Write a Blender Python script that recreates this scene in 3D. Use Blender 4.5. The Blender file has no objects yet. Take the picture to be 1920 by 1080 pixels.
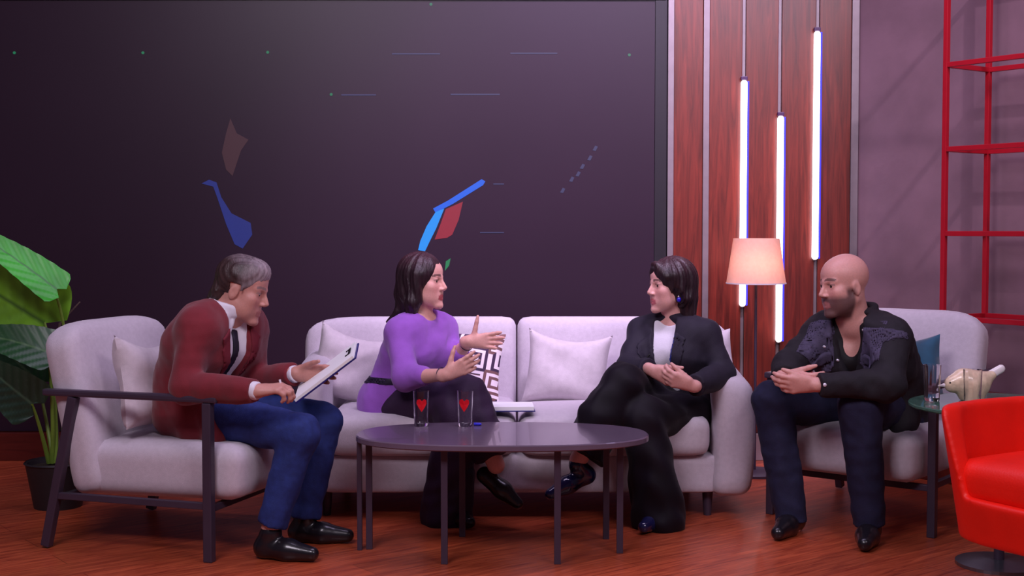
import bpy, bmesh, math, random
import numpy as np
from mathutils import Vector, Matrix
from math import sin, cos, pi, radians, atan, atan2, sqrt

scene = bpy.context.scene
COL = scene.collection
# ------------------------------------------------------------------ camera
F_PX, CAM_Z = 2450.0, 1.2
PITCH = atan(110.0 / F_PX)
cam_data = bpy.data.cameras.new('camera')
cam_data.sensor_width = 36.0
cam_data.lens = 36.0 * F_PX / 1920.0
cam = bpy.data.objects.new('camera', cam_data)
cam.location = (0, 0, CAM_Z)
cam.rotation_euler = (pi / 2 - PITCH, 0, 0)
COL.objects.link(cam)
scene.camera = cam
# ------------------------------------------------------------------ world and lights
scene.view_settings.view_transform = 'Standard'
scene.view_settings.look = 'None'
scene.view_settings.gamma = 1.0
scene.view_settings.use_curve_mapping = False
scene.view_settings.exposure = 0.0
world = bpy.data.worlds.new('studio_world')
scene.world = world
world.use_nodes = True
world.node_tree.nodes['Background'].inputs[0].default_value = (0.55, 0.42, 0.62, 1)
world.node_tree.nodes['Background'].inputs[1].default_value = 0.10

def lamp(name, kind, loc, target, energy, color, size=1.0, size_y=None, spot=60, blend=0.6):
    d = bpy.data.lights.new(name, kind)
    d.energy = energy; d.color = color
    if kind == 'AREA':
        d.shape = 'RECTANGLE'; d.size = size; d.size_y = size_y or size
    elif kind == 'SPOT':
        d.spot_size = radians(spot); d.spot_blend = blend; d.shadow_soft_size = size
    else:
        d.shadow_soft_size = size
    o = bpy.data.objects.new(name, d)
    o.location = loc
    o.rotation_euler = (Vector(target) - Vector(loc)).to_track_quat('-Z', 'Y').to_euler()
    COL.objects.link(o)
    return o

lamp('key_softbox', 'AREA', (-1.4, 1.6, 3.7), (-0.1, 5.4, 0.5), 92, (0.96, 0.84, 1.0), 1.6, 1.0)
lamp('fill_softbox', 'AREA', (2.3, 1.4, 3.5), (0.9, 5.3, 0.5), 64, (0.97, 0.84, 1.0), 1.6, 1.0)
lamp('top_softbox', 'AREA', (0.1, 4.9, 3.9), (0.0, 5.5, 0.4), 48, (0.80, 0.64, 1.0), 3.2, 0.8)
lamp('wall_wash', 'SPOT', (1.7, 5.3, 4.3), (1.4, 6.8, 2.3), 22, (0.80, 0.56, 1.0), 0.25, spot=66, blend=0.9)
lamp('purple_light_bar', 'AREA', (0.95, 4.5, 3.0), (0.75, 6.77, 2.1), 15, (0.70, 0.60, 1.0), 2.6, 0.16)
lamp('screen_wash', 'SPOT', (1.0, 4.2, 4.6), (0.2, 6.8, 1.25), 1250, (0.86, 0.68, 1.0), 0.3, spot=48, blend=1.0)
lamp('shelf_spot', 'SPOT', (2.45, 3.3, 4.4), (2.05, 6.3, 1.7), 260, (0.95, 0.74, 0.95), 0.04, spot=32, blend=0.8)

# ------------------------------------------------------------------ helpers
def P(px, py, Y):
    """photo pixel (1920x1080) at distance Y in front of the camera -> world point"""
    c, s = cos(PITCH), sin(PITCH)
    up = 540.0 - py
    ry = F_PX * c + up * s
    t = Y / ry
    return Vector(((px - 960.0) * t, Y, CAM_Z + (-F_PX * s + up * c) * t))

def PZ(px, py, z):
    """photo pixel on the horizontal plane of height z -> world point"""
    c, s = cos(PITCH), sin(PITCH)
    up = 540.0 - py
    t = (z - CAM_Z) / (-F_PX * s + up * c)
    return Vector(((px - 960.0) * t, (F_PX * c + up * s) * t, z))

def C(r, g, b):
    f = lambda v: (v / 255.0) / 12.92 if v <= 10.3 else (((v / 255.0) + 0.055) / 1.055) ** 2.4
    return (f(r), f(g), f(b), 1.0)

def mat(name, col, rough=0.6, metal=0.0, var=0.0, scale=30.0, bump=0.0, bscale=None, stretch=(1, 1, 1),
        sheen=0.0, coat=0.0, emit=None, estr=0.0, trans=0.0, ior=1.45, vcol=False, sss=0.0, spec=0.5, alpha=1.0):
    m = bpy.data.materials.new(name)
    m.use_nodes = True
    nt = m.node_tree; N = nt.nodes; L = nt.links
    b = N['Principled BSDF']
    b.inputs['Base Color'].default_value = col
    b.inputs['Roughness'].default_value = rough
    b.inputs['Metallic'].default_value = metal
    b.inputs['Sheen Weight'].default_value = sheen
    b.inputs['Coat Weight'].default_value = coat
    b.inputs['Transmission Weight'].default_value = trans
    b.inputs['IOR'].default_value = ior
    b.inputs['Specular IOR Level'].default_value = spec
    b.inputs['Alpha'].default_value = alpha
    if sss:
        b.inputs['Subsurface Weight'].default_value = sss
        b.inputs['Subsurface Radius'].default_value = (0.012, 0.005, 0.003)
        b.inputs['Subsurface Scale'].default_value = 0.6
    if emit:
        b.inputs['Emission Color'].default_value = emit
        b.inputs['Emission Strength'].default_value = estr
    src = None
    if vcol:
        a = N.new('ShaderNodeVertexColor'); a.layer_name = 'Col'
        src = a.outputs['Color']
        L.new(src, b.inputs['Base Color'])
    if var or bump:
        tc = N.new('ShaderNodeTexCoord')
        mp = N.new('ShaderNodeMapping'); mp.inputs['Scale'].default_value = stretch
        L.new(tc.outputs['Object'], mp.inputs['Vector'])
        nz = N.new('ShaderNodeTexNoise'); nz.inputs['Scale'].default_value = scale
        nz.inputs['Detail'].default_value = 4.0
        L.new(mp.outputs['Vector'], nz.inputs['Vector'])
        if var:
            mr = N.new('ShaderNodeMapRange')
            mr.inputs['From Min'].default_value = 0.3; mr.inputs['From Max'].default_value = 0.7
            mr.inputs['To Min'].default_value = 1 - var; mr.inputs['To Max'].default_value = 1 + var
            L.new(nz.outputs['Fac'], mr.inputs['Value'])
            mx = N.new('ShaderNodeMix'); mx.data_type = 'RGBA'; mx.blend_type = 'MULTIPLY'
            mx.inputs['Factor'].default_value = 1.0
            if src: L.new(src, mx.inputs[6])
            else: mx.inputs[6].default_value = col
            L.new(mr.outputs['Result'], mx.inputs[7])
            L.new(mx.outputs[2], b.inputs['Base Color'])
        if bump:
            n2 = nz
            if bscale:
                n2 = N.new('ShaderNodeTexNoise'); n2.inputs['Scale'].default_value = bscale
                n2.inputs['Detail'].default_value = 3.0
                L.new(mp.outputs['Vector'], n2.inputs['Vector'])
            bp = N.new('ShaderNodeBump'); bp.inputs['Strength'].default_value = bump
            bp.inputs['Distance'].default_value = 0.004
            L.new(n2.outputs['Fac'], bp.inputs['Height'])
            L.new(bp.outputs['Normal'], b.inputs['Normal'])
    return m

def tag(o, label=None, cat=None, group=None, kind=None):
    if label: o['label'] = label
    if cat: o['category'] = cat
    if group: o['group'] = group
    if kind: o['kind'] = kind
    return o

def thing(name, label, cat, loc=(0, 0, 0), rz=0.0, group=None):
    o = bpy.data.objects.new(name, None)
    o.empty_display_size = 0.1
    o.location = loc; o.rotation_euler = (0, 0, rz)
    COL.objects.link(o)
    return tag(o, label, cat, group)

def put(name, V, Fs, m, parent=None, smooth=True, world=False, colors=None):
    """one mesh object; V world coordinates when world=True and the parent is unrotated"""
    V = np.asarray(V, dtype=np.float32).reshape(-1, 3)
    if world and parent is not None:
        V = V - np.array(parent.location, dtype=np.float32)
        if parent.parent is not None:
            V = V - np.array(parent.parent.location, dtype=np.float32)
    me = bpy.data.meshes.new(name)
    if isinstance(Fs, np.ndarray):
        nf, k = Fs.shape
        me.vertices.add(len(V)); me.vertices.foreach_set('co', V.ravel())
        me.loops.add(nf * k); me.loops.foreach_set('vertex_index', Fs.astype(np.int32).ravel())
        me.polygons.add(nf)
        me.polygons.foreach_set('loop_start', np.arange(0, nf * k, k, dtype=np.int32))
        me.update(calc_edges=True); me.validate()
    else:
        me.from_pydata([tuple(map(float, v)) for v in V], [], [tuple(f) for f in Fs])
    if smooth:
        me.polygons.foreach_set('use_smooth', np.ones(len(me.polygons), dtype=bool))
    if colors is not None:
        ca = me.color_attributes.new('Col', 'FLOAT_COLOR', 'POINT')
        cc = np.ones((len(V), 4), dtype=np.float32); cc[:, :3] = colors
        ca.data.foreach_set('color', cc.ravel())
    me.materials.append(m)
    me.update()
    if smooth and not isinstance(Fs, np.ndarray): me.set_sharp_from_angle(angle=radians(42))
    o = bpy.data.objects.new(name, me)
    COL.objects.link(o)
    if parent is not None: o.parent = parent
    return o

class MB:
    """collects simple shapes into one mesh"""
    def __init__(self): self.v = []; self.f = []
    def add(self, v, f):
        n = len(self.v)
        self.v += [tuple(map(float, p)) for p in v]; self.f += [tuple(i + n for i in q) for q in f]
        return self
    def box(self, lo, hi, M=None, bev=0.0):
        (x0, y0, z0), (x1, y1, z1) = lo, hi
        v = [(x0,y0,z0),(x1,y0,z0),(x1,y1,z0),(x0,y1,z0),(x0,y0,z1),(x1,y0,z1),(x1,y1,z1),(x0,y1,z1)]
        f = [(3,2,1,0),(4,5,6,7),(0,1,5,4),(1,2,6,5),(2,3,7,6),(3,0,4,7)]
        if bev > 0:
            bm = bmesh.new()
            bv = [bm.verts.new(p) for p in v]
            for q in f: bm.faces.new([bv[i] for i in q])
            bmesh.ops.bevel(bm, geom=bm.edges[:], offset=bev, segments=2, affect='EDGES', profile=0.6)
            bm.verts.index_update()
            v = [tuple(p.co) for p in bm.verts]; f = [tuple(p.index for p in q.verts) for q in bm.faces]
            bm.free()
        if M is not None: v = [M @ Vector(p) for p in v]
        return self.add(v, f)
    def tube(self, pts, r, n=10, cap=True, flat=None):
        pts = [Vector(p) for p in pts]
        rs = r if hasattr(r, '__len__') else [r] * len(pts)
        V = []; prev = None
        for i, p in enumerate(pts):
            t = (pts[min(i+1, len(pts)-1)] - pts[max(i-1, 0)]).normalized()
            if prev is None:
                a = Vector((0, 0, 1)) if abs(t.z) < 0.9 else Vector((0, 1, 0))
                u = t.cross(a).normalized()
            else:
                u = (prev - t * prev.dot(t)).normalized()
            prev = u; w = t.cross(u)
            for k in range(n):
                a = 2 * pi * k / n
                V.append(p + (u * cos(a) + w * sin(a)) * rs[i])
        Fs = []
        for i in range(len(pts) - 1):
            for k in range(n):
                a, b = i*n + k, i*n + (k+1) % n
                Fs.append((a, b, b + n, a + n))
        if cap:
            Fs.append(tuple(range(n))[::-1]); Fs.append(tuple(range((len(pts)-1)*n, len(pts)*n)))
        return self.add(V, Fs)
    def lathe(self, prof, n=32, c=(0, 0, 0), cap=False):
        V = []; Fs = []
        for (r, z) in prof:
            for k in range(n):
                a = 2 * pi * k / n
                V.append((c[0] + r * cos(a), c[1] + r * sin(a), c[2] + z))
        for i in range(len(prof) - 1):
            for k in range(n):
                a, b = i*n + k, i*n + (k+1) % n
                Fs.append((a, b, b + n, a + n))
        if cap:
            Fs.append(tuple(range(n))[::-1]); Fs.append(tuple(range((len(prof)-1)*n, len(prof)*n)))
        return self.add(V, Fs)
    def prism(self, poly, z0, z1, M=None):
        n = len(poly)
        v = [(x, y, z0) for x, y in poly] + [(x, y, z1) for x, y in poly]
        f = [tuple(range(n))[::-1], tuple(range(n, 2*n))] + [(i, (i+1) % n, (i+1) % n + n, i + n) for i in range(n)]
        if M is not None: v = [M @ Vector(p) for p in v]
        return self.add(v, f)
    def build(self, name, m, parent=None, smooth=False, world=False):
        return put(name, self.v, self.f, m, parent, smooth, world)

def softbox(hx, hy, hz, r, n=10, fn=None):
    """rounded upholstered block centred on the origin; fn(numpy verts) bends it"""
    bm = bmesh.new()
    bmesh.ops.create_cube(bm, size=2.0)
    bmesh.ops.subdivide_edges(bm, edges=bm.edges[:], cuts=n, use_grid_fill=True)
    bm.verts.index_update()
    V = np.array([v.co[:] for v in bm.verts], dtype=np.float64)
    Fs = [tuple(v.index for v in f.verts) for f in bm.faces]
    bm.free()
    H = np.array([hx, hy, hz])
    # pull the grid towards the borders so that the rounding gets resolution
    V = np.sign(V) * (1 - (1 - np.abs(V)) ** 1.5)
    Pn = V * H
    r = min(r, hx * .98, hy * .98, hz * .98)
    inner = np.clip(Pn, -(H - r), H - r)
    q = Pn - inner
    L = np.linalg.norm(q, axis=1, keepdims=True); L[L < 1e-9] = 1
    Pn = inner + q / L * np.minimum(r, L * 10)
    if fn is not None: Pn = fn(Pn)
    return Pn, Fs

def pillow(w, h, t, seed=0, n=26, sag=0.0):
    rng = np.random.RandomState(seed)
    u = np.linspace(-1, 1, n); U, V = np.meshgrid(u, u, indexing='ij')
    U = np.sign(U) * np.abs(U) ** 0.8; V = np.sign(V) * np.abs(V) ** 0.8
    th = t * 0.5 * ((1 - U**4) * (1 - V**4)) ** 0.55
    wr = sum(np.sin(rng.uniform(-5, 5) * U + rng.uniform(-6, 6) * V + rng.uniform(0, 6)) for _ in range(5)) * 0.06
    wr2 = np.sin(9 * (U * rng.uniform(.4, 1) + V * rng.uniform(-1, 1)) + 2 * U * V + rng.uniform(0, 6)) * 0.05
    X = U * w / 2 * (1 - 0.09 * (1 - V**2)); Z = V * h / 2 * (1 - 0.09 * (1 - U**2))
    Z = Z - sag * (1 - U**2) * (V > 0) * V
    front = np.stack([X, -th * (1 + wr + wr2), Z], -1).reshape(-1, 3)
    back = np.stack([X, th * (1 + wr), Z], -1).reshape(-1, 3)
    Fs = []
    for i in range(n - 1):
        for j in range(n - 1):
            a = i*n + j; b = a + n; c = b + 1; d = a + 1
            Fs.append((a, b, c, d)); Fs.append(tuple(k + n*n for k in (d, c, b, a)))
    allv = np.concatenate([front, back])
    # weld the rim
    mp = np.arange(2*n*n)
    for i in range(n):
        for j in range(n):
            if i in (0, n-1) or j in (0, n-1): mp[n*n + i*n + j] = i*n + j
    Fs = [tuple(int(mp[k]) for k in f) for f in Fs]
    return allv, Fs

# ------------------------------------------------------------------ distance-field modelling
def frame(fwd, up=(0, 0, 1)):
    """columns: right-hand side of the figure, forward, up"""
    f = Vector(fwd).normalized(); u = Vector(up)
    u = (u - f * u.dot(f)).normalized()
    r = f.cross(u)
    return np.array([r[:], f[:], u[:]]).T

def smin(a, b, k):
    if k <= 0: return np.minimum(a, b)
    h = np.clip(0.5 + 0.5 * (a - b) / k, 0, 1)
    return a + (b - a) * h - k * h * (1 - h)

def waves(X, Y, Z, lam, seed, n=7, axis=None, squash=1.0):
    rng = np.random.RandomState(seed)
    if axis is not None: ax = np.array(axis, float); ax /= np.linalg.norm(ax)
    out = 0
    for _ in range(n):
        k = rng.normal(size=3); k /= np.linalg.norm(k)
        if axis is not None:
            k = k - ax * (k @ ax) * (1 - squash); 
        k = k * (2 * pi / lam) * rng.uniform(.6, 1.5)
        k2 = rng.normal(size=3) * 1.2 / lam
        w = 1.3 * np.sin(X*k2[0] + Y*k2[1] + Z*k2[2] + rng.uniform(0, 6))
        out = out + np.sin(X*k[0] + Y*k[1] + Z*k[2] + rng.uniform(0, 6) + w)
    return out / sqrt(n)

class Sdf:
    def __init__(self, h=0.007): self.h = h; self.ops = []; self.fine = []; self.hf = h
    def _add(self, fn, lo, hi, k, mode): self.ops.append((fn, np.array(lo, float), np.array(hi, float), k, mode)); return self
    def cone(self, a, b, ra, rb=None, k=0.02, mode='u', flat=1.0, fdir=None):
        a = np.array(a, float); b = np.array(b, float); rb = ra if rb is None else rb
        R = max(ra, rb)
        S = np.eye(3)
        if fdir is not None:
            d = np.array(fdir, float); d /= np.linalg.norm(d)
            S = np.eye(3) + (1 / flat - 1) * np.outer(d, d)
        A = S @ a; B = S @ b; ab = B - A; L2 = max(ab @ ab, 1e-9)
        sc = min(1.0, flat)
        def fn(X, Y, Z):
            x = S[0,0]*X + S[0,1]*Y + S[0,2]*Z - A[0]
            y = S[1,0]*X + S[1,1]*Y + S[1,2]*Z - A[1]
            z = S[2,0]*X + S[2,1]*Y + S[2,2]*Z - A[2]
            t = np.clip((x*ab[0] + y*ab[1] + z*ab[2]) / L2, 0, 1)
            return (np.sqrt((x-t*ab[0])**2 + (y-t*ab[1])**2 + (z-t*ab[2])**2) - (ra + (rb-ra)*t)) * (sc*.5+.5)
        return self._add(fn, np.minimum(a, b) - R, np.maximum(a, b) + R, k, mode)
    def ell(self, c, rad, M=None, k=0.02, mode='u'):
        c = np.array(c, float); rad = np.array(rad, float); M = np.eye(3) if M is None else np.array(M)
        ext = np.sqrt(((M * rad) ** 2).sum(1))
        def fn(X, Y, Z):
            x, y, z = X - c[0], Y - c[1], Z - c[2]
            q = [(M[0,i]*x + M[1,i]*y + M[2,i]*z) for i in range(3)]
            k0 = np.sqrt(sum((q[i]/rad[i])**2 for i in range(3))) + 1e-9
            k1 = np.sqrt(sum((q[i]/rad[i]**2)**2 for i in range(3))) + 1e-9
            return k0 * (k0 - 1) / k1
        return self._add(fn, c - ext, c + ext, k, mode)
    def box(self, c, half, M=None, r=0.01, k=0.01, mode='u'):
        c = np.array(c, float); half = np.array(half, float); M = np.eye(3) if M is None else np.array(M)
        ext = (np.abs(M) * half).sum(1)
        def fn(X, Y, Z):
            x, y, z = X - c[0], Y - c[1], Z - c[2]
            q = [np.abs(M[0,i]*x + M[1,i]*y + M[2,i]*z) - half[i] + r for i in range(3)]
            o = np.sqrt(sum(np.maximum(v, 0)**2 for v in q))
            return o + np.minimum(np.maximum(np.maximum(q[0], q[1]), q[2]), 0) - r
        return self._add(fn, c - ext, c + ext, k, mode)
    def cut(self, p, d, rad=0.08):
        """remove what lies beyond point p in direction d, within rad"""
        p = np.array(p, float); d = np.array(d, float); d /= np.linalg.norm(d)
        def fn(X, Y, Z):
            x, y, z = X - p[0], Y - p[1], Z - p[2]
            return np.maximum(-(x*d[0] + y*d[1] + z*d[2]), np.sqrt(x*x + y*y + z*z) - rad)
        return self._add(fn, p - rad, p + rad, 0.004, 's')
    def local(self, fn, c, M, lo, hi, k=0.004, mode='s'):
        """fn in local coordinates of (c, M)"""
        c = np.array(c, float); M = np.array(M)
        def g(X, Y, Z):
            x, y, z = X - c[0], Y - c[1], Z - c[2]
            return fn(*[(M[0,i]*x + M[1,i]*y + M[2,i]*z) for i in range(3)])
        return self._add(g, lo, hi, k, mode)
    def disp(self, fn): self.ops.append((fn, None, None, 0, 'd')); return self
    def refine(self, c, rad, hf): self.fine.append((np.array(c, float) - rad, np.array(c, float) + rad)); self.hf = hf; return self
    def evaluate(self):
        us = [o for o in self.ops if o[4] == 'u']
        lo = np.min([o[1] for o in us], axis=0) - 0.03; hi = np.max([o[2] for o in us], axis=0) + 0.03
        ax = []
        for i in range(3):
            x = lo[i]; xs = [x]
            while x < hi[i]:
                st = self.h
                for a, b in self.fine:
                    if a[i] - self.h < x < b[i]: st = self.hf; break
                x += st; xs.append(x)
            ax.append(np.array(xs, dtype=np.float32))
        self.ax = ax
        self.d = np.ones([len(a) for a in ax], dtype=np.float32)
        for fn, l, h, k, mode in self.ops:
            if mode == 'd':
                m = np.argwhere(np.abs(self.d) < 0.05)
                self.d[m[:,0], m[:,1], m[:,2]] += fn(ax[0][m[:,0]], ax[1][m[:,1]], ax[2][m[:,2]]).astype(np.float32)
                continue
            mg = k + 3 * self.h
            s = []
            for i in range(3):
                i0 = max(0, int(np.searchsorted(ax[i], l[i] - mg)) - 1); i1 = min(len(ax[i]), int(np.searchsorted(ax[i], h[i] + mg)) + 1)
                s.append(slice(i0, max(i1, i0 + 1)))
            s = tuple(s)
            v = fn(ax[0][s[0]][:,None,None], ax[1][s[1]][None,:,None], ax[2][s[2]][None,None,:])
            cur = self.d[s]
            self.d[s] = smin(cur, v, k) if mode == 'u' else -smin(-cur, v, k)
        return self
    def patch(self, c, M, poly, off=0.004, depth=0.012, front=True, ymax=9.0):
        """a thin layer lying on the surface, outlined by a polygon in the (lateral, up) plane of frame (c, M)"""
        q = Sdf(self.h); q.ax = self.ax
        c = np.array(c, float); M = np.array(M)
        poly = np.array(poly, float)
        m = np.argwhere(np.abs(self.d) < 0.04)
        x = [self.ax[i][m[:, i]] - c[i] for i in range(3)]
        lx, ly, lz = [(M[0,i]*x[0] + M[1,i]*x[1] + M[2,i]*x[2]) for i in range(3)]
        d2 = np.full(lx.shape, 1e9); sg = np.ones(lx.shape)
        n = len(poly); j = n - 1
        for i in range(n):
            e = poly[j] - poly[i]; wx = lx - poly[i][0]; wz = lz - poly[i][1]
            t = np.clip((wx*e[0] + wz*e[1]) / (e @ e), 0, 1)
            d2 = np.minimum(d2, (wx - e[0]*t)**2 + (wz - e[1]*t)**2)
            c1 = lz >= poly[i][1]; c2 = lz < poly[j][1]; c3 = e[0]*wz > e[1]*wx
            fl = (c1 & c2 & c3) | (~c1 & ~c2 & ~c3)
            sg = np.where(fl, -sg, sg); j = i
        pd = sg * np.sqrt(d2)
        dd = self.d[m[:,0], m[:,1], m[:,2]]
        v = np.maximum(np.maximum(dd - off, -dd - depth), pd)
        if front: v = np.maximum(v, -ly)
        v = np.maximum(v, ly - ymax)
        q.d = np.ones_like(self.d); q.d[m[:,0], m[:,1], m[:,2]] = v
        return q
    def surface(self, smooth=1):
        d = self.d
        for i in range(3):
            sl = [slice(None)]*3; sl[i] = 0; d[tuple(sl)] = 1; sl[i] = -1; d[tuple(sl)] = 1
        s = d < 0
        w = np.argwhere(s)
        if len(w) == 0: return np.zeros((3, 3)), np.zeros((1, 4), int)
        lo = np.maximum(w.min(0) - 2, 0); hi = w.max(0) + 3
        sl = tuple(slice(a, b) for a, b in zip(lo, hi))
        d = d[sl]; s = s[sl]; ax = [self.ax[i][sl[i]].astype(np.float64) for i in range(3)]
        cnt = np.zeros([n - 1 for n in s.shape], dtype=np.uint8)
        cs = [(i, j, k) for i in (0, 1) for j in (0, 1) for k in (0, 1)]
        for i, j, k in cs:
            cnt += s[i:s.shape[0]-1+i, j:s.shape[1]-1+j, k:s.shape[2]-1+k]
        act = (cnt > 0) & (cnt < 8)
        ijk = np.argwhere(act)
        idx = np.full(act.shape, -1, dtype=np.int64); idx[act] = np.arange(len(ijk))
        val = [d[ijk[:,0]+i, ijk[:,1]+j, ijk[:,2]+k].astype(np.float64) for i, j, k in cs]
        pos = [np.stack([ax[0][ijk[:,0]+i], ax[1][ijk[:,1]+j], ax[2][ijk[:,2]+k]], 1) for i, j, k in cs]
        acc = np.zeros((len(ijk), 3)); num = np.zeros(len(ijk))
        for a in range(8):
            for b in range(a + 1, 8):
                if bin(a ^ b).count('1') != 1: continue
                m = (val[a] < 0) != (val[b] < 0)
                t = val[a][m] / (val[a][m] - val[b][m])
                acc[m] += pos[a][m] + t[:, None] * (pos[b][m] - pos[a][m]); num[m] += 1
        V = acc / num[:, None]
        Fs = []
        for axis in range(3):
            A = [slice(None)]*3; B = [slice(None)]*3; A[axis] = slice(0, -1); B[axis] = slice(1, None)
            e = np.argwhere(s[tuple(A)] != s[tuple(B)])
            o1, o2 = [(1, 2), (2, 0), (0, 1)][axis]
            e = e[(e[:, o1] > 0) & (e[:, o2] > 0)]
            def cell(x, y):
                q = e.copy(); q[:, o1] += x; q[:, o2] += y
                q = np.minimum(q, np.array(idx.shape) - 1)
                return idx[q[:,0], q[:,1], q[:,2]]
            quad = np.stack([cell(-1, -1), cell(0, -1), cell(0, 0), cell(-1, 0)], 1)
            fl = s[e[:,0], e[:,1], e[:,2]]
            quad[~fl] = quad[~fl][:, ::-1]
            Fs.append(quad[(quad >= 0).all(1)])
        Fs = np.concatenate(Fs)
        for _ in range(smooth):
            e = np.concatenate([Fs[:, [0,1]], Fs[:, [1,2]], Fs[:, [2,3]], Fs[:, [3,0]]])
            n = len(V); c = np.bincount(e[:,0], minlength=n) + np.bincount(e[:,1], minlength=n)
            av = np.stack([np.bincount(e[:,0], V[e[:,1], i], n) + np.bincount(e[:,1], V[e[:,0], i], n) for i in range(3)], 1) / np.maximum(c, 1)[:, None]
            V = V + 0.5 * (av - V)
        return V, Fs
    def mesh(self, name, m, parent, smooth=1, colorfn=None):
        if not hasattr(self, 'd'): self.evaluate()
        V, Fs = self.surface(smooth)
        return put(name, V, Fs, m, parent, True, True, colorfn(V) if colorfn else None)
# ------------------------------------------------------------------ materials
def wood_mat(name, c1, c2, rough, stretch, scale=6.0, rot=(0, 0, 0), coat=0.0, planks=None):
    m = bpy.data.materials.new(name); m.use_nodes = True
    nt = m.node_tree; N = nt.nodes; L = nt.links; b = N['Principled BSDF']
    tc = N.new('ShaderNodeTexCoord'); mp = N.new('ShaderNodeMapping')
    mp.inputs['Scale'].default_value = stretch; mp.inputs['Rotation'].default_value = rot
    r0 = N.new('ShaderNodeMapping'); r0.inputs['Rotation'].default_value = rot
    mp.inputs['Rotation'].default_value = (0, 0, 0)
    L.new(tc.outputs['Object'], r0.inputs['Vector']); L.new(r0.outputs['Vector'], mp.inputs['Vector'])
    nz = N.new('ShaderNodeTexNoise'); nz.inputs['Scale'].default_value = scale; nz.inputs['Detail'].default_value = 7
    nz.inputs['Distortion'].default_value = 1.2; nz.inputs['Roughness'].default_value = 0.62
    L.new(mp.outputs['Vector'], nz.inputs['Vector'])
    cr = N.new('ShaderNodeValToRGB')
    cr.color_ramp.elements[0].position = 0.32; cr.color_ramp.elements[0].color = c1
    cr.color_ramp.elements[1].position = 0.70; cr.color_ramp.elements[1].color = c2
    L.new(nz.outputs['Fac'], cr.inputs['Fac'])
    out = cr.outputs['Color']
    if planks:
        br = N.new('ShaderNodeTexBrick'); br.inputs['Scale'].default_value = 1.0
        br.inputs['Color1'].default_value = (0.80, 0.80, 0.80, 1); br.inputs['Color2'].default_value = (1.15, 1.1, 1.1, 1)
        br.inputs['Mortar'].default_value = (0.35, 0.3, 0.3, 1)
        br.inputs['Brick Width'].default_value = planks[0]; br.inputs['Row Height'].default_value = planks[1]
        br.inputs['Mortar Size'].default_value = 0.0012
        L.new(r0.outputs['Vector'], br.inputs['Vector'])
        mx = N.new('ShaderNodeMix'); mx.data_type = 'RGBA'; mx.blend_type = 'MULTIPLY'; mx.inputs['Factor'].default_value = 1
        L.new(out, mx.inputs[6]); L.new(br.outputs['Color'], mx.inputs[7]); out = mx.outputs[2]
    L.new(out, b.inputs['Base Color'])
    b.inputs['Roughness'].default_value = rough; b.inputs['Coat Weight'].default_value = coat
    b.inputs['Coat Roughness'].default_value = 0.30
    bp = N.new('ShaderNodeBump'); bp.inputs['Strength'].default_value = 0.12; bp.inputs['Distance'].default_value = 0.002
    L.new(nz.outputs['Fac'], bp.inputs['Height']); L.new(bp.outputs['Normal'], b.inputs['Normal'])
    return m

M = {}
M['floor'] = wood_mat('floor_wood', C(132, 46, 26), C(200, 96, 58), 0.36, (1.2, 14, 1), 3.2, (0, 0, radians(-38)), 0.25, (1.6, 0.16))
M['board'] = wood_mat('wall_board_wood', C(76, 22, 16), C(122, 42, 30), 0.36, (16, 16, 1.0), 2.4, coat=0.25)
M['plinth'] = wood_mat('plinth_wood', C(70, 18, 14), C(96, 30, 22), 0.35, (1, 10, 10), 3.0)
M['concrete'] = mat('plaster_wall', C(122, 92, 103), 0.85, var=0.16, scale=3.5, bump=0.25, bscale=22)
M['darkwall'] = mat('dark_header', C(40, 34, 44), 0.8, var=0.1, scale=4)
M['screen'] = mat('led_screen', C(42, 25, 40), 0.40, var=0.05, scale=2.0, spec=0.4)
M['bezel'] = mat('black_bezel', C(24, 18, 26), 0.5, var=0.05)
M['trim'] = mat('grey_metal_trim', C(140, 128, 132), 0.42, 0.55, var=0.06, scale=20)
M['baseb'] = mat('baseboard_grey', C(150, 132, 134), 0.5, var=0.06, scale=10)
M['tube'] = mat('tube_light_white', (1, 1, 1, 1), 0.4, emit=(1.0, 0.93, 1.0, 1), estr=5.0, var=0.001)
M['tubefringe'] = mat('tube_blue_fringe', C(30, 30, 200), 0.4, emit=(0.06, 0.06, 1.0, 1), estr=1.0, var=0.001)  # blue emission imitating lens colour fringing beside the tubes
M['cap'] = mat('tube_cap', C(70, 40, 80), 0.4, var=0.05)
M['sofa'] = mat('sofa_fabric', C(194, 183, 194), 0.9, var=0.05, scale=60, bump=0.35, bscale=420, sheen=0.25)
M['sofa2'] = mat('cushion_fabric', C(200, 188, 196), 0.9, var=0.06, scale=40, bump=0.35, bscale=380, sheen=0.25)
M['teal'] = mat('teal_velvet', C(14, 72, 100), 0.7, var=0.25, scale=14, bump=0.3, sheen=0.6)
M['frame'] = mat('dark_painted_frame', C(66, 54, 70), 0.4, 0.2, var=0.05, scale=12)
M['tabletop'] = mat('coffee_table_top', C(100, 84, 102), 0.24, var=0.06, scale=8, coat=0.2)
M['red'] = mat('red_leather', C(236, 26, 8), 0.45, var=0.06, scale=9, bump=0.15, bscale=160)
M['redmetal'] = mat('red_powder_metal', C(170, 14, 34), 0.4, 0.1, var=0.05, scale=14)
M['steel'] = mat('brushed_steel', C(130, 135, 145), 0.3, 0.9, var=0.05, scale=30)
M['glass'] = mat('clear_glass', (1, 1, 1, 1), 0.02, trans=1.0, ior=1.45, var=0.001)
M['tintglass'] = mat('green_glass', C(120, 170, 150), 0.05, trans=0.75, ior=1.45, var=0.02)
M['redprint'] = mat('red_heart_print', C(215, 12, 30), 0.4, emit=C(215, 12, 30), estr=0.0, var=0.05)
M['paper'] = mat('white_paper', C(245, 244, 246), 0.7, var=0.02, scale=6)
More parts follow.
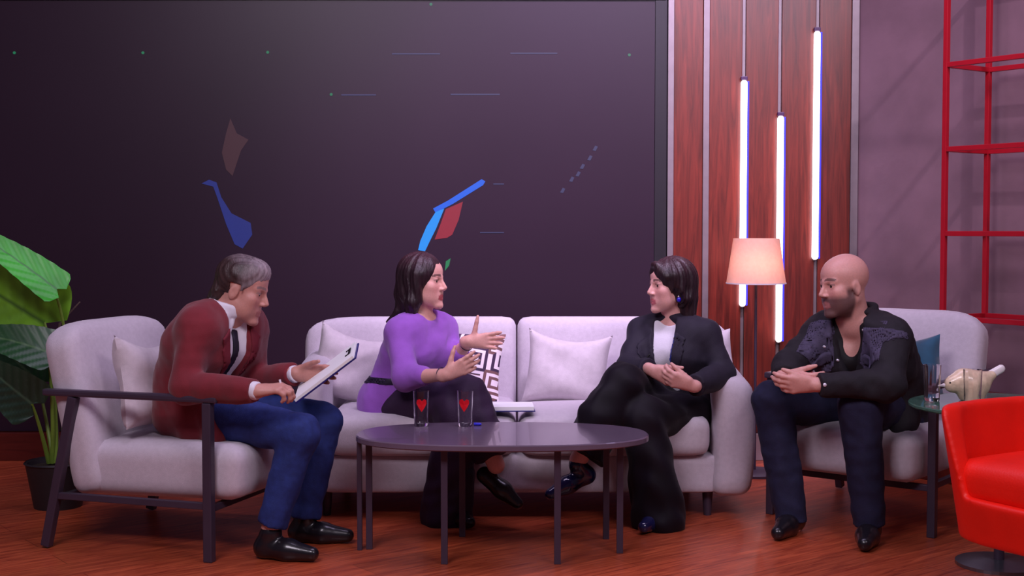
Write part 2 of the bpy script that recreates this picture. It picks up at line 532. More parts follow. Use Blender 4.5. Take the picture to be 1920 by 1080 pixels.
M['paperedge'] = mat('paper_edges', C(205, 200, 232), 0.7, var=0.08, scale=90, stretch=(0.1, 0.1, 6))
M['clipboard'] = mat('navy_board', C(34, 30, 110), 0.4, var=0.05)
M['black'] = mat('black_plastic', C(18, 16, 20), 0.45, var=0.05)
M['bird'] = mat('cream_ceramic', C(222, 196, 168), 0.3, var=0.22, scale=30, bump=1.0, bscale=30, coat=0.4)
M['birdwhite'] = mat('white_glaze', C(240, 228, 232), 0.25, var=0.03, coat=0.4)
M['pot'] = mat('pot_black', C(36, 30, 34), 0.5, var=0.08)
M['soil'] = mat('soil', C(40, 28, 20), 0.95, var=0.3, scale=60, bump=0.6)
M['stem'] = mat('plant_stem', C(110, 140, 50), 0.5, var=0.18, scale=14)
M['twig'] = mat('dry_stem', C(110, 92, 84), 0.7, var=0.15, scale=20)
M['bulb'] = mat('bulb_glow', (1, 1, 1, 1), 0.4, emit=(1.0, 0.85, 0.62, 1), estr=5.0, var=0.001)

def maze_mat():
    m = bpy.data.materials.new('maze_print_fabric'); m.use_nodes = True
    nt = m.node_tree; N = nt.nodes; L = nt.links; b = N['Principled BSDF']
    tc = N.new('ShaderNodeTexCoord'); mp = N.new('ShaderNodeMapping'); mp.inputs['Rotation'].default_value = (0, 0, 0.08)
    sx = N.new('ShaderNodeSeparateXYZ'); cx = N.new('ShaderNodeCombineXYZ')
    L.new(tc.outputs['Object'], sx.inputs[0]); L.new(sx.outputs[0], cx.inputs[0]); L.new(sx.outputs[2], cx.inputs[1])
    L.new(cx.outputs[0], mp.inputs['Vector'])
    vo = N.new('ShaderNodeTexVoronoi'); vo.voronoi_dimensions = '2D'; vo.distance = 'CHEBYCHEV'; vo.inputs['Scale'].default_value = 8.5
    vo.inputs['Randomness'].default_value = 0.55
    L.new(mp.outputs['Vector'], vo.inputs['Vector'])
    mu = N.new('ShaderNodeMath'); mu.operation = 'MULTIPLY'; mu.inputs[1].default_value = 4.4
    L.new(vo.outputs['Distance'], mu.inputs[0])
    fr = N.new('ShaderNodeMath'); fr.operation = 'FRACT'; L.new(mu.outputs[0], fr.inputs[0])
    gt = N.new('ShaderNodeMath'); gt.operation = 'GREATER_THAN'; gt.inputs[1].default_value = 0.5; L.new(fr.outputs[0], gt.inputs[0])
    cr = N.new('ShaderNodeValToRGB'); cr.color_ramp.interpolation = 'CONSTANT'
    e = cr.color_ramp.elements
    e[0].position = 0; e[0].color = C(62, 40, 70); e[1].position = 0.45; e[1].color = C(120, 84, 84)
    x = e.new(0.7); x.color = C(40, 62, 110); x = e.new(0.85); x.color = C(62, 40, 70)
    sp = N.new('ShaderNodeSeparateColor'); L.new(vo.outputs['Color'], sp.inputs[0]); L.new(sp.outputs[0], cr.inputs['Fac'])
    mx = N.new('ShaderNodeMix'); mx.data_type = 'RGBA'
    mx.inputs[6].default_value = C(240, 226, 232); L.new(gt.outputs[0], mx.inputs['Factor']); L.new(cr.outputs['Color'], mx.inputs[7])
    L.new(mx.outputs[2], b.inputs['Base Color']); b.inputs['Roughness'].default_value = 0.85
    return m
M['maze'] = maze_mat()

def shade_mat():
    m = bpy.data.materials.new('lamp_shade_fabric'); m.use_nodes = True
    nt = m.node_tree; N = nt.nodes; L = nt.links
    N.remove(N['Principled BSDF'])
    d = N.new('ShaderNodeBsdfDiffuse'); t = N.new('ShaderNodeBsdfTranslucent'); mx = N.new('ShaderNodeMixShader')
    tc = N.new('ShaderNodeTexCoord'); nz = N.new('ShaderNodeTexNoise'); nz.inputs['Scale'].default_value = 60
    L.new(tc.outputs['Object'], nz.inputs['Vector'])
    cr = N.new('ShaderNodeValToRGB'); cr.color_ramp.elements[0].color = C(232, 196, 180); cr.color_ramp.elements[1].color = C(244, 214, 200)
    L.new(nz.outputs['Fac'], cr.inputs['Fac']); L.new(cr.outputs['Color'], d.inputs['Color']); L.new(cr.outputs['Color'], t.inputs['Color'])
    mx.inputs[0].default_value = 0.55
    L.new(d.outputs[0], mx.inputs[1]); L.new(t.outputs[0], mx.inputs[2]); L.new(mx.outputs[0], N['Material Output'].inputs[0])
    return m
M['shade'] = shade_mat()

def emis(name, col, s):
    m = bpy.data.materials.new(name); m.use_nodes = True
    nt = m.node_tree; N = nt.nodes; L = nt.links; b = N['Principled BSDF']
    nz = N.new('ShaderNodeTexNoise'); nz.inputs['Scale'].default_value = 30
    cr = N.new('ShaderNodeValToRGB'); cr.color_ramp.elements[0].color = tuple(c * 0.85 for c in col[:3]) + (1,); cr.color_ramp.elements[1].color = col
    tc = N.new('ShaderNodeTexCoord'); L.new(tc.outputs['Object'], nz.inputs['Vector']); L.new(nz.outputs['Fac'], cr.inputs['Fac'])
    L.new(cr.outputs['Color'], b.inputs['Emission Color']); b.inputs['Emission Strength'].default_value = s
    b.inputs['Base Color'].default_value = (0.01, 0.01, 0.01, 1); b.inputs['Roughness'].default_value = 0.5
    return m

# ------------------------------------------------------------------ the setting
WY = 6.77
tag(MB().box((-5.5, -1.5, -0.06), (5.5, 7.6, 0.0)).build('floor', M['floor']), kind='structure')
wb = tag(MB().box((-4.2, WY + 0.06, 0.0), (1.785, WY + 0.2, 3.3)).build('wall_back', M['darkwall']), kind='structure')
# wood boards between metal trims
tx = [(1250, 1262), (1316, 1328), (1389, 1396), (1456, 1463), (1526, 1533), (1592, 1606)]
X = lambda px, Y=WY: (px - 960) / F_PX * Y
for i in range(5):
    a, b = X(tx[i][1]), X(tx[i+1][0])
    MB().box((a, WY, 0.14), (b, WY + 0.058, 3.3), bev=0.003).build('board', M['board'], wb)
for i, (a, b) in enumerate(tx):
    rec = 0.012 if i in (2, 3, 4) else -0.012
    MB().box((X(a) + .001, WY + rec, 0.14), (X(b) - .001, WY + 0.058, 3.3), bev=0.002).build('metal_trim', M['trim'], wb)
tag(MB().box((X(1250), WY - 0.03, 0.0), (1.78, WY + 0.055, 0.138), bev=0.004).build('baseboard_back', M['baseb']), kind='structure')
# angled plaster wall on the right
wd = Vector((0.58, -0.82, 0)).normalized(); wn = Vector((-wd.y, wd.x, 0))      # wn points away from the stage
w0 = Vector((1.787, WY, 0))
Mw = Matrix((( wd.x, wn.x, 0, w0.x), (wd.y, wn.y, 0, w0.y), (0, 0, 1, 0), (0, 0, 0, 1)))
tag(MB().box((0.0, 0.0, 0.0), (2.6, 0.15, 3.3), Mw).build('wall_right', M['concrete']), kind='structure')
lg = MB().box((0.25, -0.16, 0.0), (2.6, -0.002, 0.44), Mw, bev=0.006)
tag(lg.build('trim_1', M['board']), 'low brown wooden ledge along the foot of the plaster wall', None, None, 'structure')

# video wall
vw = thing('video_wall', 'large dark video wall with blue and red shapes behind the sofa', 'screen', (-1.0, WY, 0))
O = lambda x0, y0, z0, x1, y1, z1, **k: MB().box((x0 + 1.0, y0 - WY, z0), (x1 + 1.0, y1 - WY, z1), **k)
O(-4.0, WY - 0.0, 0.15, X(1226), WY + 0.055, 2.375).build('screen', M['screen'], vw)
O(X(1226) + .001, WY - 0.006, 0.15, X(1250) - .003, WY + 0.055, 2.375, bev=0.003).build('side_bezel', M['bezel'], vw)
O(-4.0, WY - 0.012, 2.377, X(1250) - .003, WY + 0.055, 2.42, bev=0.003).build('top_bezel', M['bezel'], vw)
O(-4.0, WY - 0.04, 0.0, X(1250) - .004, WY + 0.055, 0.147, bev=0.004).build('plinth', M['plinth'], vw)
EM = {'cyan': emis('screen_cyan', C(0, 146, 250), 1.0), 'blue': emis('screen_blue', C(0, 96, 236), 1.0), 'red': emis('screen_red', C(150, 14, 40), 1.0),
      'green': emis('screen_green', C(20, 130, 80), 0.9), 'dim': emis('screen_dim_blue', C(58, 58, 112), 0.7), 'navy': emis('screen_navy', C(22, 40, 130), 0.75),
      'wine': emis('screen_wine', C(92, 40, 56), 0.35), 'dot': emis('screen_dot', C(20, 140, 95), 0.6)}
def graphic(pts, m, th=0.0015):
    q = [P(x, y, WY) for x, y in pts]
    me = MB(); n = len(q)
    v = [(p.x + 1.0, -th, p.z) for p in q] + [(p.x + 1.0, -0.0002, p.z) for p in q]
    me.add(v, [tuple(range(n)), tuple(range(n, 2*n))[::-1]] + [(i + n, (i+1) % n + n, (i+1) % n, i) for i in range(n)])
    o = me.build('screen_graphic', EM[m], vw)
    bm = bmesh.new(); bm.from_mesh(o.data); bmesh.ops.recalc_face_normals(bm, faces=bm.faces); bm.to_mesh(o.data); bm.free()
graphic([(812, 391), (840, 376), (903, 336), (910, 340), (906, 347), (848, 383), (832, 391), (816, 398)], 'blue')
graphic([(817, 397), (833, 391), (818, 428), (806, 452), (797, 471), (784, 469), (788, 452), (800, 424)], 'cyan')
graphic([(836, 392), (868, 378), (860, 412), (848, 440), (838, 446), (815, 449), (826, 420)], 'red')
graphic([(836, 490), (845, 484), (842, 498), (834, 508)], 'green')
graphic([(378, 344), (392, 337), (406, 342), (415, 370), (434, 400), (470, 418), (473, 440), (455, 466), (440, 458), (424, 420), (408, 372), (400, 350)], 'navy')
graphic([(432, 222), (444, 250), (466, 262), (452, 282), (436, 330), (424, 318), (416, 286), (424, 250)], 'wine')
for x0, x1, y in ((735, 825, 101), (957, 1045, 100), (845, 937, 177), (640, 705, 178), (925, 945, 345), (900, 945, 436)):
    graphic([(x0, y - 1.2), (x1, y - 1.2), (x1, y + 1.2), (x0, y + 1.2)], 'dim')
for x, y in ((1116, 278), (1106, 296), (1092, 312), (1084, 326), (1072, 336), (1055, 357)):
    graphic([(x - 5, y + 4), (x, y - 5), (x + 5, y - 3), (x + 1, y + 5)], 'dim')
for x, y in ((27, 99), (268, 99), (502, 98), (621, 177), (1180, 103), (808, 8)):
    graphic([(x + 3 * cos(a * pi / 3), y + 3 * sin(a * pi / 3)) for a in range(6)], 'dot')

# light tubes on the board wall
for (pt, pb, y0, y1, lab) in ((1393, 1391, 150, 575, 'white glowing light tube on board wall, leftmost and crossing behind lamp shade'),
                              (1461, 1459, 217, 642, 'white glowing light tube on board wall, lowest-hanging, beside lamp shade'),
                              (1530, 1526, 58, 487, 'highest white glowing light tube on board wall, rightmost')):
    a, b = P((pt + pb) / 2, y0, WY - 0.02), P((pt + pb) / 2, y1, WY - 0.02)
    t = thing('light_tube', lab, 'tube light', b, 0, 'light tubes on the board wall')
    h = a.z - b.z; r = 0.0165
    MB().lathe([(0.001, 0.001), (r * .7, 0.004), (r, 0.014), (r, h - 0.014), (r * .7, h - 0.004), (0.001, h - 0.001)], 20, (0, 0, 0)).build('glowing_tube', M['tube'], t, True)
    MB().box((r * 0.72, -0.006, 0.006), (r + 0.009, 0.012, h - 0.006), bev=0.003).build('blue_fringe_strip', M['tubefringe'], t)  # added glowing strip: blue lens fringing built as shape, no lamp of its own
    MB().box((-r, -0.01, h), (r, 0.015, h + 0.018), bev=0.003).build('end_cap', M['cap'], t)
    MB().box((-0.008, 0.008, -0.004), (0.008, 0.0315, h), bev=0.002).build('back_rail', M['trim'], t)

# red shelf frame on the plaster wall
sl = 5.85
c0 = P(1770, 437, sl); c0.z = 0
fd = Vector((0.58, -0.82, 0)).normalized(); sd = Vector((0.82, 0.58, 0)).normalized()
sh = thing('shelf_frame', 'red metal open shelf frame standing out from the plaster wall', 'shelf', c0)
Ms = Matrix(((fd.x, sd.x, 0, 0), (fd.y, sd.y, 0, 0), (0, 0, 1, 0), (0, 0, 0, 1)))
zs = [P(1768, 596, sl).z, P(1770, 438, sl).z, P(1772, 280, sl).z, P(1774, 122, sl).z, 2.42]
DEP, LEN, r = 0.31, 1.3, 0.011
for (x, y) in ((0, 0), (0, DEP), (LEN, 0), (LEN, DEP)):
    MB().box((x - r, y - r, zs[0] - r), (x + r, y + r, zs[-1] + r), Ms, bev=0.002).build('upright', M['redmetal'], sh)
for z in zs:
    for y in (0, DEP):
        MB().box((r, y - r * .9, z - r), (LEN - r, y + r * .9, z + r), Ms, bev=0.002).build('long_rail', M['redmetal'], sh)
    for x in (0, LEN):
        MB().box((x - r * .9, r, z - r), (x + r * .9, DEP - r, z + r), Ms, bev=0.002).build('side_rail', M['redmetal'], sh)
for x in (0.35, 0.95):
    for z in (zs[0], zs[-1]):
        MB().box((x - 0.02, DEP, z - 0.012), (x + 0.02, DEP + 0.06, z + 0.012), Ms, bev=0.002).build('wall_bracket', M['redmetal'], sh)

# ------------------------------------------------------------------ sofa
def rot(V, rx=0, ry=0, rz=0, loc=(0, 0, 0)):
    R = np.array(Matrix.Rotation(rz, 3, 'Z') @ Matrix.Rotation(ry, 3, 'Y') @ Matrix.Rotation(rx, 3, 'X'))
    return V @ R.T + np.array(loc)

SOFA = Vector((0.022, 5.78, 0))
so = thing('sofa', 'pale grey two-seat upholstered sofa with rounded arms', 'sofa', SOFA)
V, Fs = softbox(0.86, 0.40, 0.085, 0.03, 8); put('base', rot(V, loc=(0, 0.0, 0.185)), Fs, M['sofa'], so)
for s in (-1, 1):
    def puff(p):
        p = p.copy(); top = p[:, 2] > 0
        p[:, 2] += np.where(top, 0.018 * (1 - (p[:,0]/.4)**2) * (1 - (p[:,1]/.36)**2), 0)
        p[:, 1] -= 0.012 * (p[:,1] < -.2) * (1 - (p[:,0]/.4)**2)
        return p
    V, Fs = softbox(0.397, 0.37, 0.085, 0.055, 12, puff); put('seat_cushion', rot(V, loc=(s * 0.402, -0.075, 0.345)), Fs, M['sofa'], so)
    def bk(p, s=s):
        p = p.copy(); z = (p[:,2] + .29) / .58
        c = np.clip((z - 0.78) / 0.22, 0, 1); o = np.clip((p[:,0] * s) / 0.48, 0, 1)
        p[:, 2] -= 0.035 * c * o ** 6
        p[:, 0] -= s * 0.03 * c ** 2 * o
        p[:, 1] += np.where(p[:,1] < 0, -0.02 * (1 - (p[:,0]/.48)**2) * (1 - (2*z-1)**2), 0)
        return p
    V, Fs = softbox(0.490, 0.10, 0.29, 0.05, 14, bk); put('back_cushion', rot(V, rx=radians(-9), loc=(s * 0.493, 0.31, 0.50)), Fs, M['sofa'], so)
    def arm(p, s=s):
        p = p.copy(); t = np.clip((p[:,2] + .27) / .54, 0, 1)
        p[:, 2] += t * (0.02 + 0.10 * p[:,1])
        p[:, 0] += s * 0.018 * t * (1 - t) * 4
        p[:, 2] -= 0.03 * t ** 4 * np.clip(s * p[:,0] / .09, 0, 1)
        return p
    V, Fs = softbox(0.088, 0.42, 0.265, 0.065, 12, arm); put('armrest', rot(V, loc=(s * 0.885, -0.02, 0.355)), Fs, M['sofa'], so)
for x in (-0.8, 0.8):
    for y in (-0.33, 0.33):
        MB().lathe([(0.0, 0.0), (0.016, 0.0), (0.024, 0.11), (0.0, 0.11)], 14, (x, y, 0)).build('leg', M['frame'], so, True)

# ------------------------------------------------------------------ frame armchairs
def frame_chair(loc, rz, label):
    t = thing('armchair', label, 'armchair', loc, rz, 'frame armchairs beside the sofa')
    def seat(p):
        p = p.copy(); top = p[:, 2] > 0
        p[:, 2] += np.where(top, 0.02 * (1 - (p[:,0]/.33)**2) * (1 - (p[:,1]/.36)**2), 0) - 0.02 * p[:,1]
        return p
    V, Fs = softbox(0.31, 0.36, 0.10, 0.06, 12, seat); put('seat_cushion', rot(V, loc=(0, -0.01, 0.305)), Fs, M['sofa'], t)
    def back(p):
        p = p.copy(); z = (p[:,2] + .33) / .66
        c = np.clip((z - 0.8) / 0.2, 0, 1); o = np.abs(p[:,0]) / 0.33
        p[:, 2] -= 0.05 * c * o ** 5
        p[:, 0] *= 1 - 0.05 * c ** 2
        p[:, 1] -= 0.05 * (o ** 2) * 0.6
        p[:, 1] += np.where(p[:,1] < 0, -0.02 * (1 - o**2) * (1 - (2*z-1)**2), 0)
        return p
    V, Fs = softbox(0.335, 0.075, 0.33, 0.06, 14, back); b = put('backrest', rot(V, rx=radians(-13), loc=(0, 0.36, 0.52)), Fs, M['sofa'], t)
    for s in (-1, 1):
        x = s * 0.345
        MB().box((x - 0.017, -0.31, 0.578), (x + 0.017, 0.43, 0.604), bev=0.008).build('armrest', M['frame'], t)
        MB().box((x - 0.016, -0.285, 0.0), (x + 0.016, -0.25, 0.577), bev=0.004).build('leg', M['frame'], t)
        Mx = Matrix.Translation((x, 0.30, 0.577)) @ Matrix.Rotation(radians(13), 4, 'X')
        MB().box((-0.016, -0.018, -0.585), (0.016, 0.018, 0.0), Mx, bev=0.004).build('leg', M['frame'], t)
        MB().box((x - 0.012, -0.25, 0.19), (x + 0.012, 0.385, 0.215), bev=0.003).build('side_rail', M['frame'], t)
    MB().box((-0.33, -0.28, 0.18), (0.33, -0.255, 0.205), bev=0.003).build('cross_rail', M['frame'], t)
    MB().box((-0.33, 0.36, 0.18), (0.33, 0.385, 0.205), bev=0.003).build('cross_rail', M['frame'], t)
    return t
CH_L = Vector((-1.24, 5.08, 0)); CH_R = Vector((1.53, 5.47, 0))
frame_chair(CH_L, radians(72), 'pale grey armchair with dark frame arms under the person in dark red jacket')
frame_chair(CH_R, radians(-38), 'pale grey armchair with dark frame arms under the person in black jacket')

# ------------------------------------------------------------------ cushions
def cushion(label, mt, w, h, t, loc, rx=0, ry=0, rz=0, seed=0, sag=0.0, name='cushion'):
    V, Fs = pillow(w, h, t, seed, sag=sag)
    o = put(name, V, Fs, mt)
    o.location = loc; o.rotation_euler = (rx, ry, rz)
    return tag(o, label, 'cushion', 'scatter cushions')
cushion('pale grey cushion leaning at the left end of the sofa', M['sofa2'], 0.36, 0.34, 0.13, P(662, 686, 5.82), radians(-16), radians(14), radians(8), 3, 0.03)
cushion('cushion printed with a dark maze line pattern on white, on the sofa', M['maze'], 0.36, 0.33, 0.11, P(868, 688, 5.84), radians(-16), radians(4), radians(-6), 5)
cushion('pale grey cushion on the sofa left of the person in the black blazer', M['sofa2'], 0.38, 0.335, 0.13, P(1064, 690, 5.83), radians(-17), radians(5), radians(-4), 8, 0.03)
cushion('pale cushion tucked behind the person in the black blazer', M['sofa2'], 0.30, 0.30, 0.11, P(1318, 684, 5.86), radians(-14), radians(-6), radians(6), 11)
cushion('pale grey cushion behind the person in the dark red jacket', M['sofa2'], 0.40, 0.36, 0.13, P(282, 716, 5.06), radians(-12), radians(6), radians(72), 14, 0.03)
cushion('teal velvet cushion behind the person in the black jacket', M['teal'], 0.32, 0.32, 0.12, P(1700, 706, 5.50), radians(-16), radians(-12), radians(-38), 21)

# ------------------------------------------------------------------ coffee table
TZ = 0.44
ct = thing('coffee_table', 'low oval dark coffee table in front of the sofa', 'table', (-0.036, 4.85, 0))
n = 72; ring = []
for k in range(n):
    a = 2 * pi * k / n
    ring.append((0.545 * math.copysign(abs(cos(a)) ** (2/2.35), cos(a)), 0.285 * math.copysign(abs(sin(a)) ** (2/2.35), sin(a))))
tb = MB()
lay = [(0.985, TZ - 0.024), (1.0, TZ - 0.02), (1.0, TZ - 0.004), (0.99, TZ)]
vv = [(x * s, y * s, z) for s, z in lay for x, y in ring]
ff = [(i*n + k, i*n + (k+1) % n, (i+1)*n + (k+1) % n, (i+1)*n + k) for i in range(3) for k in range(n)] + [tuple(range(n))[::-1], tuple(range(3*n, 4*n))]
tb.add(vv, ff); tb.build('table_top', M['tabletop'], ct)
for (px, Y) in ((832, 4.64), (1046, 4.64), (690, 4.86), (1138, 5.02), (866, 5.06), (1164, 4.80)):
    x = X(px, Y) + 0.036; y = Y - 4.85
    MB().box((x - 0.012, y - 0.008, 0.0), (x + 0.012, y + 0.008, TZ - 0.025), bev=0.002).build('leg', M['frame'], ct)
MB().box((-0.50, -0.012, TZ - 0.040), (0.46, 0.012, TZ - 0.0245), bev=0.002).build('under_rail', M['frame'], ct)
lx = X(672, 4.85) + 0.036
MB().box((lx - 0.009, -0.012, 0.0), (lx + 0.009, 0.012, TZ - 0.008), bev=0.002).box((lx - 0.009, -0.012, TZ - 0.03), (lx + 0.05, 0.012, TZ - 0.0245), bev=0.001).build('end_leg', M['frame'], ct)

def tumbler(label, loc, r, h, heart=None, rz=0, water=0.0):
    t = thing('drinking_glass', label, 'glass', loc, rz, 'drinking glasses')
    V = []; n = 36
    prof = [(r*.05, 0.0008), (r*.80, 0.0008), (r*.86, 0.004), (r*.90, h*.3), (r*1.0, h), (r*1.0 - .0022, h), (r*.90 - .003, h*.3), (r*.82, 0.014), (r*.05, 0.012)]
    for i, (q, z) in enumerate(prof):
        for k in range(n):
            a = 2*pi*k/n; rr = q * (1 + 0.012 * cos(a * 12) * (i in (3, 4)))
            V.append((rr*cos(a), rr*sin(a), z))
    Fs = [(i*n + k, i*n + (k+1) % n, (i+1)*n + (k+1) % n, (i+1)*n + k) for i in range(len(prof)-1) for k in range(n)]
    Fs += [tuple(range(n))[::-1], tuple(range((len(prof)-1)*n, len(prof)*n))]
    put('glass_body', V, Fs, M['glass'], t)
    if heart:
        pts = [(0.0, -1.0), (0.55, -0.35), (0.95, 0.25), (0.85, 0.75), (0.45, 0.9), (0.05, 0.6), (-0.35, 0.92), (-0.85, 0.8), (-1.0, 0.3), (-0.55, -0.35)]
        q = []
        for rr in (r * 0.99 + .0006, r * 0.99 + .0016):
            for u, v in pts:
                a = -pi/2 + u * 0.68; z = h * 0.62 + v * h * 0.19
                sc = 0.92 + 0.08 * z / h
                q.append((rr * sc * cos(a), rr * sc * sin(a), z))
        m = len(pts)
        q.append((0, -(r*.99 + .0006) * .97, h*.62)); q.append((0, -(r*.99 + .0016) * .97, h*.62))
        fs = [(2*m, (k+1) % m, k) for k in range(m)] + [(2*m+1, k + m, (k+1) % m + m) for k in range(m)] + [(k, (k+1) % m, (k+1) % m + m, k + m) for k in range(m)]
        put('heart_print', q, fs, M['redprint'], t, False)
    return t
tumbler('drinking glass with red heart print, left one on the coffee table', PZ(790, 799, TZ), 0.0315, 0.137, True, 0.12)
tumbler('drinking glass with red heart print, right one on the coffee table', PZ(872, 799, TZ), 0.0315, 0.137, True, -0.08)
pc = PZ(893, 798, TZ)
tag(MB().tube([pc + Vector((-0.008, 0, 0.006)), pc + Vector((0.012, -0.004, 0.006)), pc + Vector((0.020, -0.006, 0.006))], [0.006, 0.006, 0.004], 12).build('bottle_cap', mat('blue_plastic', C(30, 26, 190), 0.35, var=0.05)), 'small blue plastic cap lying beside a glass on the coffee table', 'cap')

# papers on the sofa
pp = thing('notepad', 'white paper pad lying on the sofa seat beside the maze-print cushion', 'papers', P(955, 764, 5.42) , radians(2))
pz = 0.449 - pp.location.z
MB().box((-0.105, -0.07, pz + 0.0), (0.105, 0.09, pz + 0.004), bev=0.001).build('board', M['clipboard'], pp)
MB().box((-0.10, -0.066, pz + 0.0045), (0.10, 0.086, pz + 0.021), bev=0.001).build('paper_stack', M['paper'], pp)

# ------------------------------------------------------------------ floor lamp
LY = 6.36
lb, ltp = P(1417.5, 532, LY), P(1420.5, 447, LY)
fl = thing('floor_lamp', 'floor lamp with glowing cream cone shade behind the sofa arm', 'lamp', (lb.x, LY, 0))
MB().lathe([(0.0, 0.0), (0.13, 0.0), (0.13, 0.012), (0.12, 0.018), (0.02, 0.024), (0.0, 0.024)], 36).build('base', M['frame'], fl, True)
MB().tube([(0, 0, 0.02), (0, 0, lb.z - 0.02), (0, 0, lb.z + 0.06)], 0.007, 12).build('pole', M['frame'], fl, True)
h = ltp.z - lb.z; r0, r1 = 0.144, 0.111
shd = MB().lathe([(r0, lb.z), (r1, lb.z + h), (r1 - .002, lb.z + h), (r0 - .002, lb.z), (r0, lb.z)], 56).build('lamp_shade', M['shade'], fl, True)
MB().lathe([(r0 + .0015, lb.z), (r0 + .0015, lb.z + .006), (r0 - .003, lb.z + .006), (r0 - .003, lb.z), (r0 + .0015, lb.z)], 56).build('rim', M['sofa2'], shd, True)
MB().tube([(0, 0, lb.z + .03), (r0 - .004, 0, lb.z + .003)], 0.002, 6).tube([(0, 0, lb.z + .03), (-(r0 - .004) * .5, (r0 - .004) * .86, lb.z + .003)], 0.002, 6).tube([(0, 0, lb.z + .03), (-(r0 - .004) * .5, -(r0 - .004) * .86, lb.z + .003)], 0.002, 6).build('spider', M['frame'], fl)
MB().lathe([(0.001, 0.0), (0.012, 0.0), (0.014, 0.02), (0.026, 0.045), (0.028, 0.06), (0.02, 0.08), (0.001, 0.09)], 20, (0, 0, lb.z + 0.05)).build('bulb', M['bulb'], fl, True)
pl = bpy.data.lights.new('lamp_bulb_light', 'POINT'); pl.energy = 0.9; pl.color = (1.0, 0.60, 0.42); pl.shadow_soft_size = 0.03
po = bpy.data.objects.new('lamp_bulb_light', pl); po.location = (-0.0, -0.045, lb.z + 0.09); po.parent = fl; COL.objects.link(po)

# ------------------------------------------------------------------ glass side table, glasses, bird
SZ = 0.58
tc_ = PZ(1878, 757, SZ); 
st = thing('side_table', 'round green glass side table beside the right armchair', 'table', (tc_.x, tc_.y, 0))
R = (1878 - 1709) / F_PX * tc_.y
MB().lathe([(0.0, SZ - 0.014), (R - .004, SZ - 0.014), (R, SZ - 0.010), (R, SZ - 0.003), (R - .003, SZ), (0.0, SZ)], 64).build('glass_top', M['tintglass'], st, True)
MB().lathe([(0.0, SZ - 0.03), (0.05, SZ - 0.03), (0.05, SZ - 0.0145), (0.0, SZ - 0.0145)], 24).build('top_flange', M['frame'], st)
MB().tube([(0, 0, 0.02), (0, 0, SZ - 0.028)], 0.018, 16).build('column', M['frame'], st, True)
MB().lathe([(0.0, 0.0), (0.15, 0.0), (0.15, 0.012), (0.03, 0.022), (0.0, 0.022)], 36).build('base', M['steel'], st)
tumbler('clear water glass at the left edge of the side table', PZ(1747, 752, SZ), 0.0315, 0.132)
tumbler('clear glass standing in front of the bird figurine', PZ(1823, 762, SZ), 0.0320, 0.130)
bp_ = PZ(1822, 751, SZ)
bd = thing('bird_figurine', 'cream ceramic bird figurine with raised white tail on the side table', 'figurine', bp_)
K = F_PX / bp_.y
def B(px, py, dy=0.0): return Vector((bp_.x + (px - 1822) / K, bp_.y + dy, bp_.z + (751 - py) / K))
s = Sdf(0.004)
s.ell(B(1822, 722), (0.062, 0.050, 0.056), k=0.02).ell(B(1804, 712), (0.04, 0.040, 0.042), k=0.02)
s.ell(B(1784, 720), (0.028, 0.027, 0.030), k=0.02).cone(B(1838, 715), B(1858, 703), 0.035, 0.018, k=0.02)
s.cone(B(1820, 742), B(1824, 749), 0.04, 0.036, k=0.02)
s.local(lambda x, y, z: z, (bp_.x, bp_.y, bp_.z + 0.001), np.eye(3), np.array(bp_) - 0.12, np.array(bp_) + np.array([.12, .12, .002]))
s.mesh('body', M['bird'], bd)
s = Sdf(0.004); s.cone(B(1852, 705), B(1876, 691), 0.017, 0.016, k=0.01, flat=0.6, fdir=(0, 1, 0)); s.mesh('tail', M['birdwhite'], bd)
s = Sdf(0.0025); s.cone(B(1770, 722), B(1760, 723), 0.008, 0.003, k=0.004); s.mesh('beak', M['birdwhite'], bd)
for sgn in (-1, 1):
    s = Sdf(0.002); s.ell(B(1777, 716, sgn * 0.022), (0.004, 0.004, 0.004), k=0.001); s.mesh('eye', M['black'], bd)

# ------------------------------------------------------------------ red tub chair
rc = thing('tub_chair', 'red swivel tub chair at the right edge', 'armchair', (1.70, 3.98, 0), radians(30))
s = Sdf(0.008)
I = np.eye(3)
def tub(x, y, z):
    # shell: superellipse ring flaring towards the rim, open at the front
    t = np.clip((z - 0.26) / 0.36, 0, 1)
    a = 0.275 + 0.055 * t; b = 0.27 + 0.045 * t
    q = (np.abs(x / a) ** 3.2 + np.abs(y / b) ** 3.2) ** (1 / 3.2)
    return (q - 1) * 0.27
def shell(x, y, z):
    o = tub(x, y, z); top = 0.65 - 0.27 * np.clip((0.235 - y) / 0.09, 0, 1) ** 1.2
    inn = -(o + 0.05)
    inn = np.maximum(inn, 0.34 - z)
    d = np.maximum(o, -np.minimum(o + 0.045, 10)) if False else np.maximum(o, np.minimum(-(o + 0.045), 10) * 1.0)
    d = np.where(z < 0.30, o, d)
    front = -(y + 0.21)
    d = np.where(z > 0.30, np.maximum(d, np.where(np.abs(x) < 0.26, front, -1)), d)
    return np.maximum(np.maximum(d, z - top), 0.24 - z)
lo, hi = np.array([-.36, -.36, .2]), np.array([.36, .36, .66])
s._add(lambda X_, Y_, Z_: shell(X_, Y_, Z_), lo, hi, 0.004, 'u')
s.evaluate()
V, Fs = s.surface(8); put('shell', V, Fs, M['red'], rc)
def cush(p):
    p = p.copy(); top = p[:,2] > 0
    p[:, 2] += np.where(top, 0.02 * (1 - (p[:,0]/.27)**2) * (1 - (p[:,1]/.26)**2), 0)
    return p
V, Fs = softbox(0.262, 0.265, 0.065, 0.05, 12, cush); put('seat_cushion', rot(V, loc=(0, -0.03, 0.42)), Fs, M['red'], rc)
MB().tube([(0, 0, 0.05), (0, 0, 0.245)], 0.028, 18).build('column', M['steel'], rc, True)
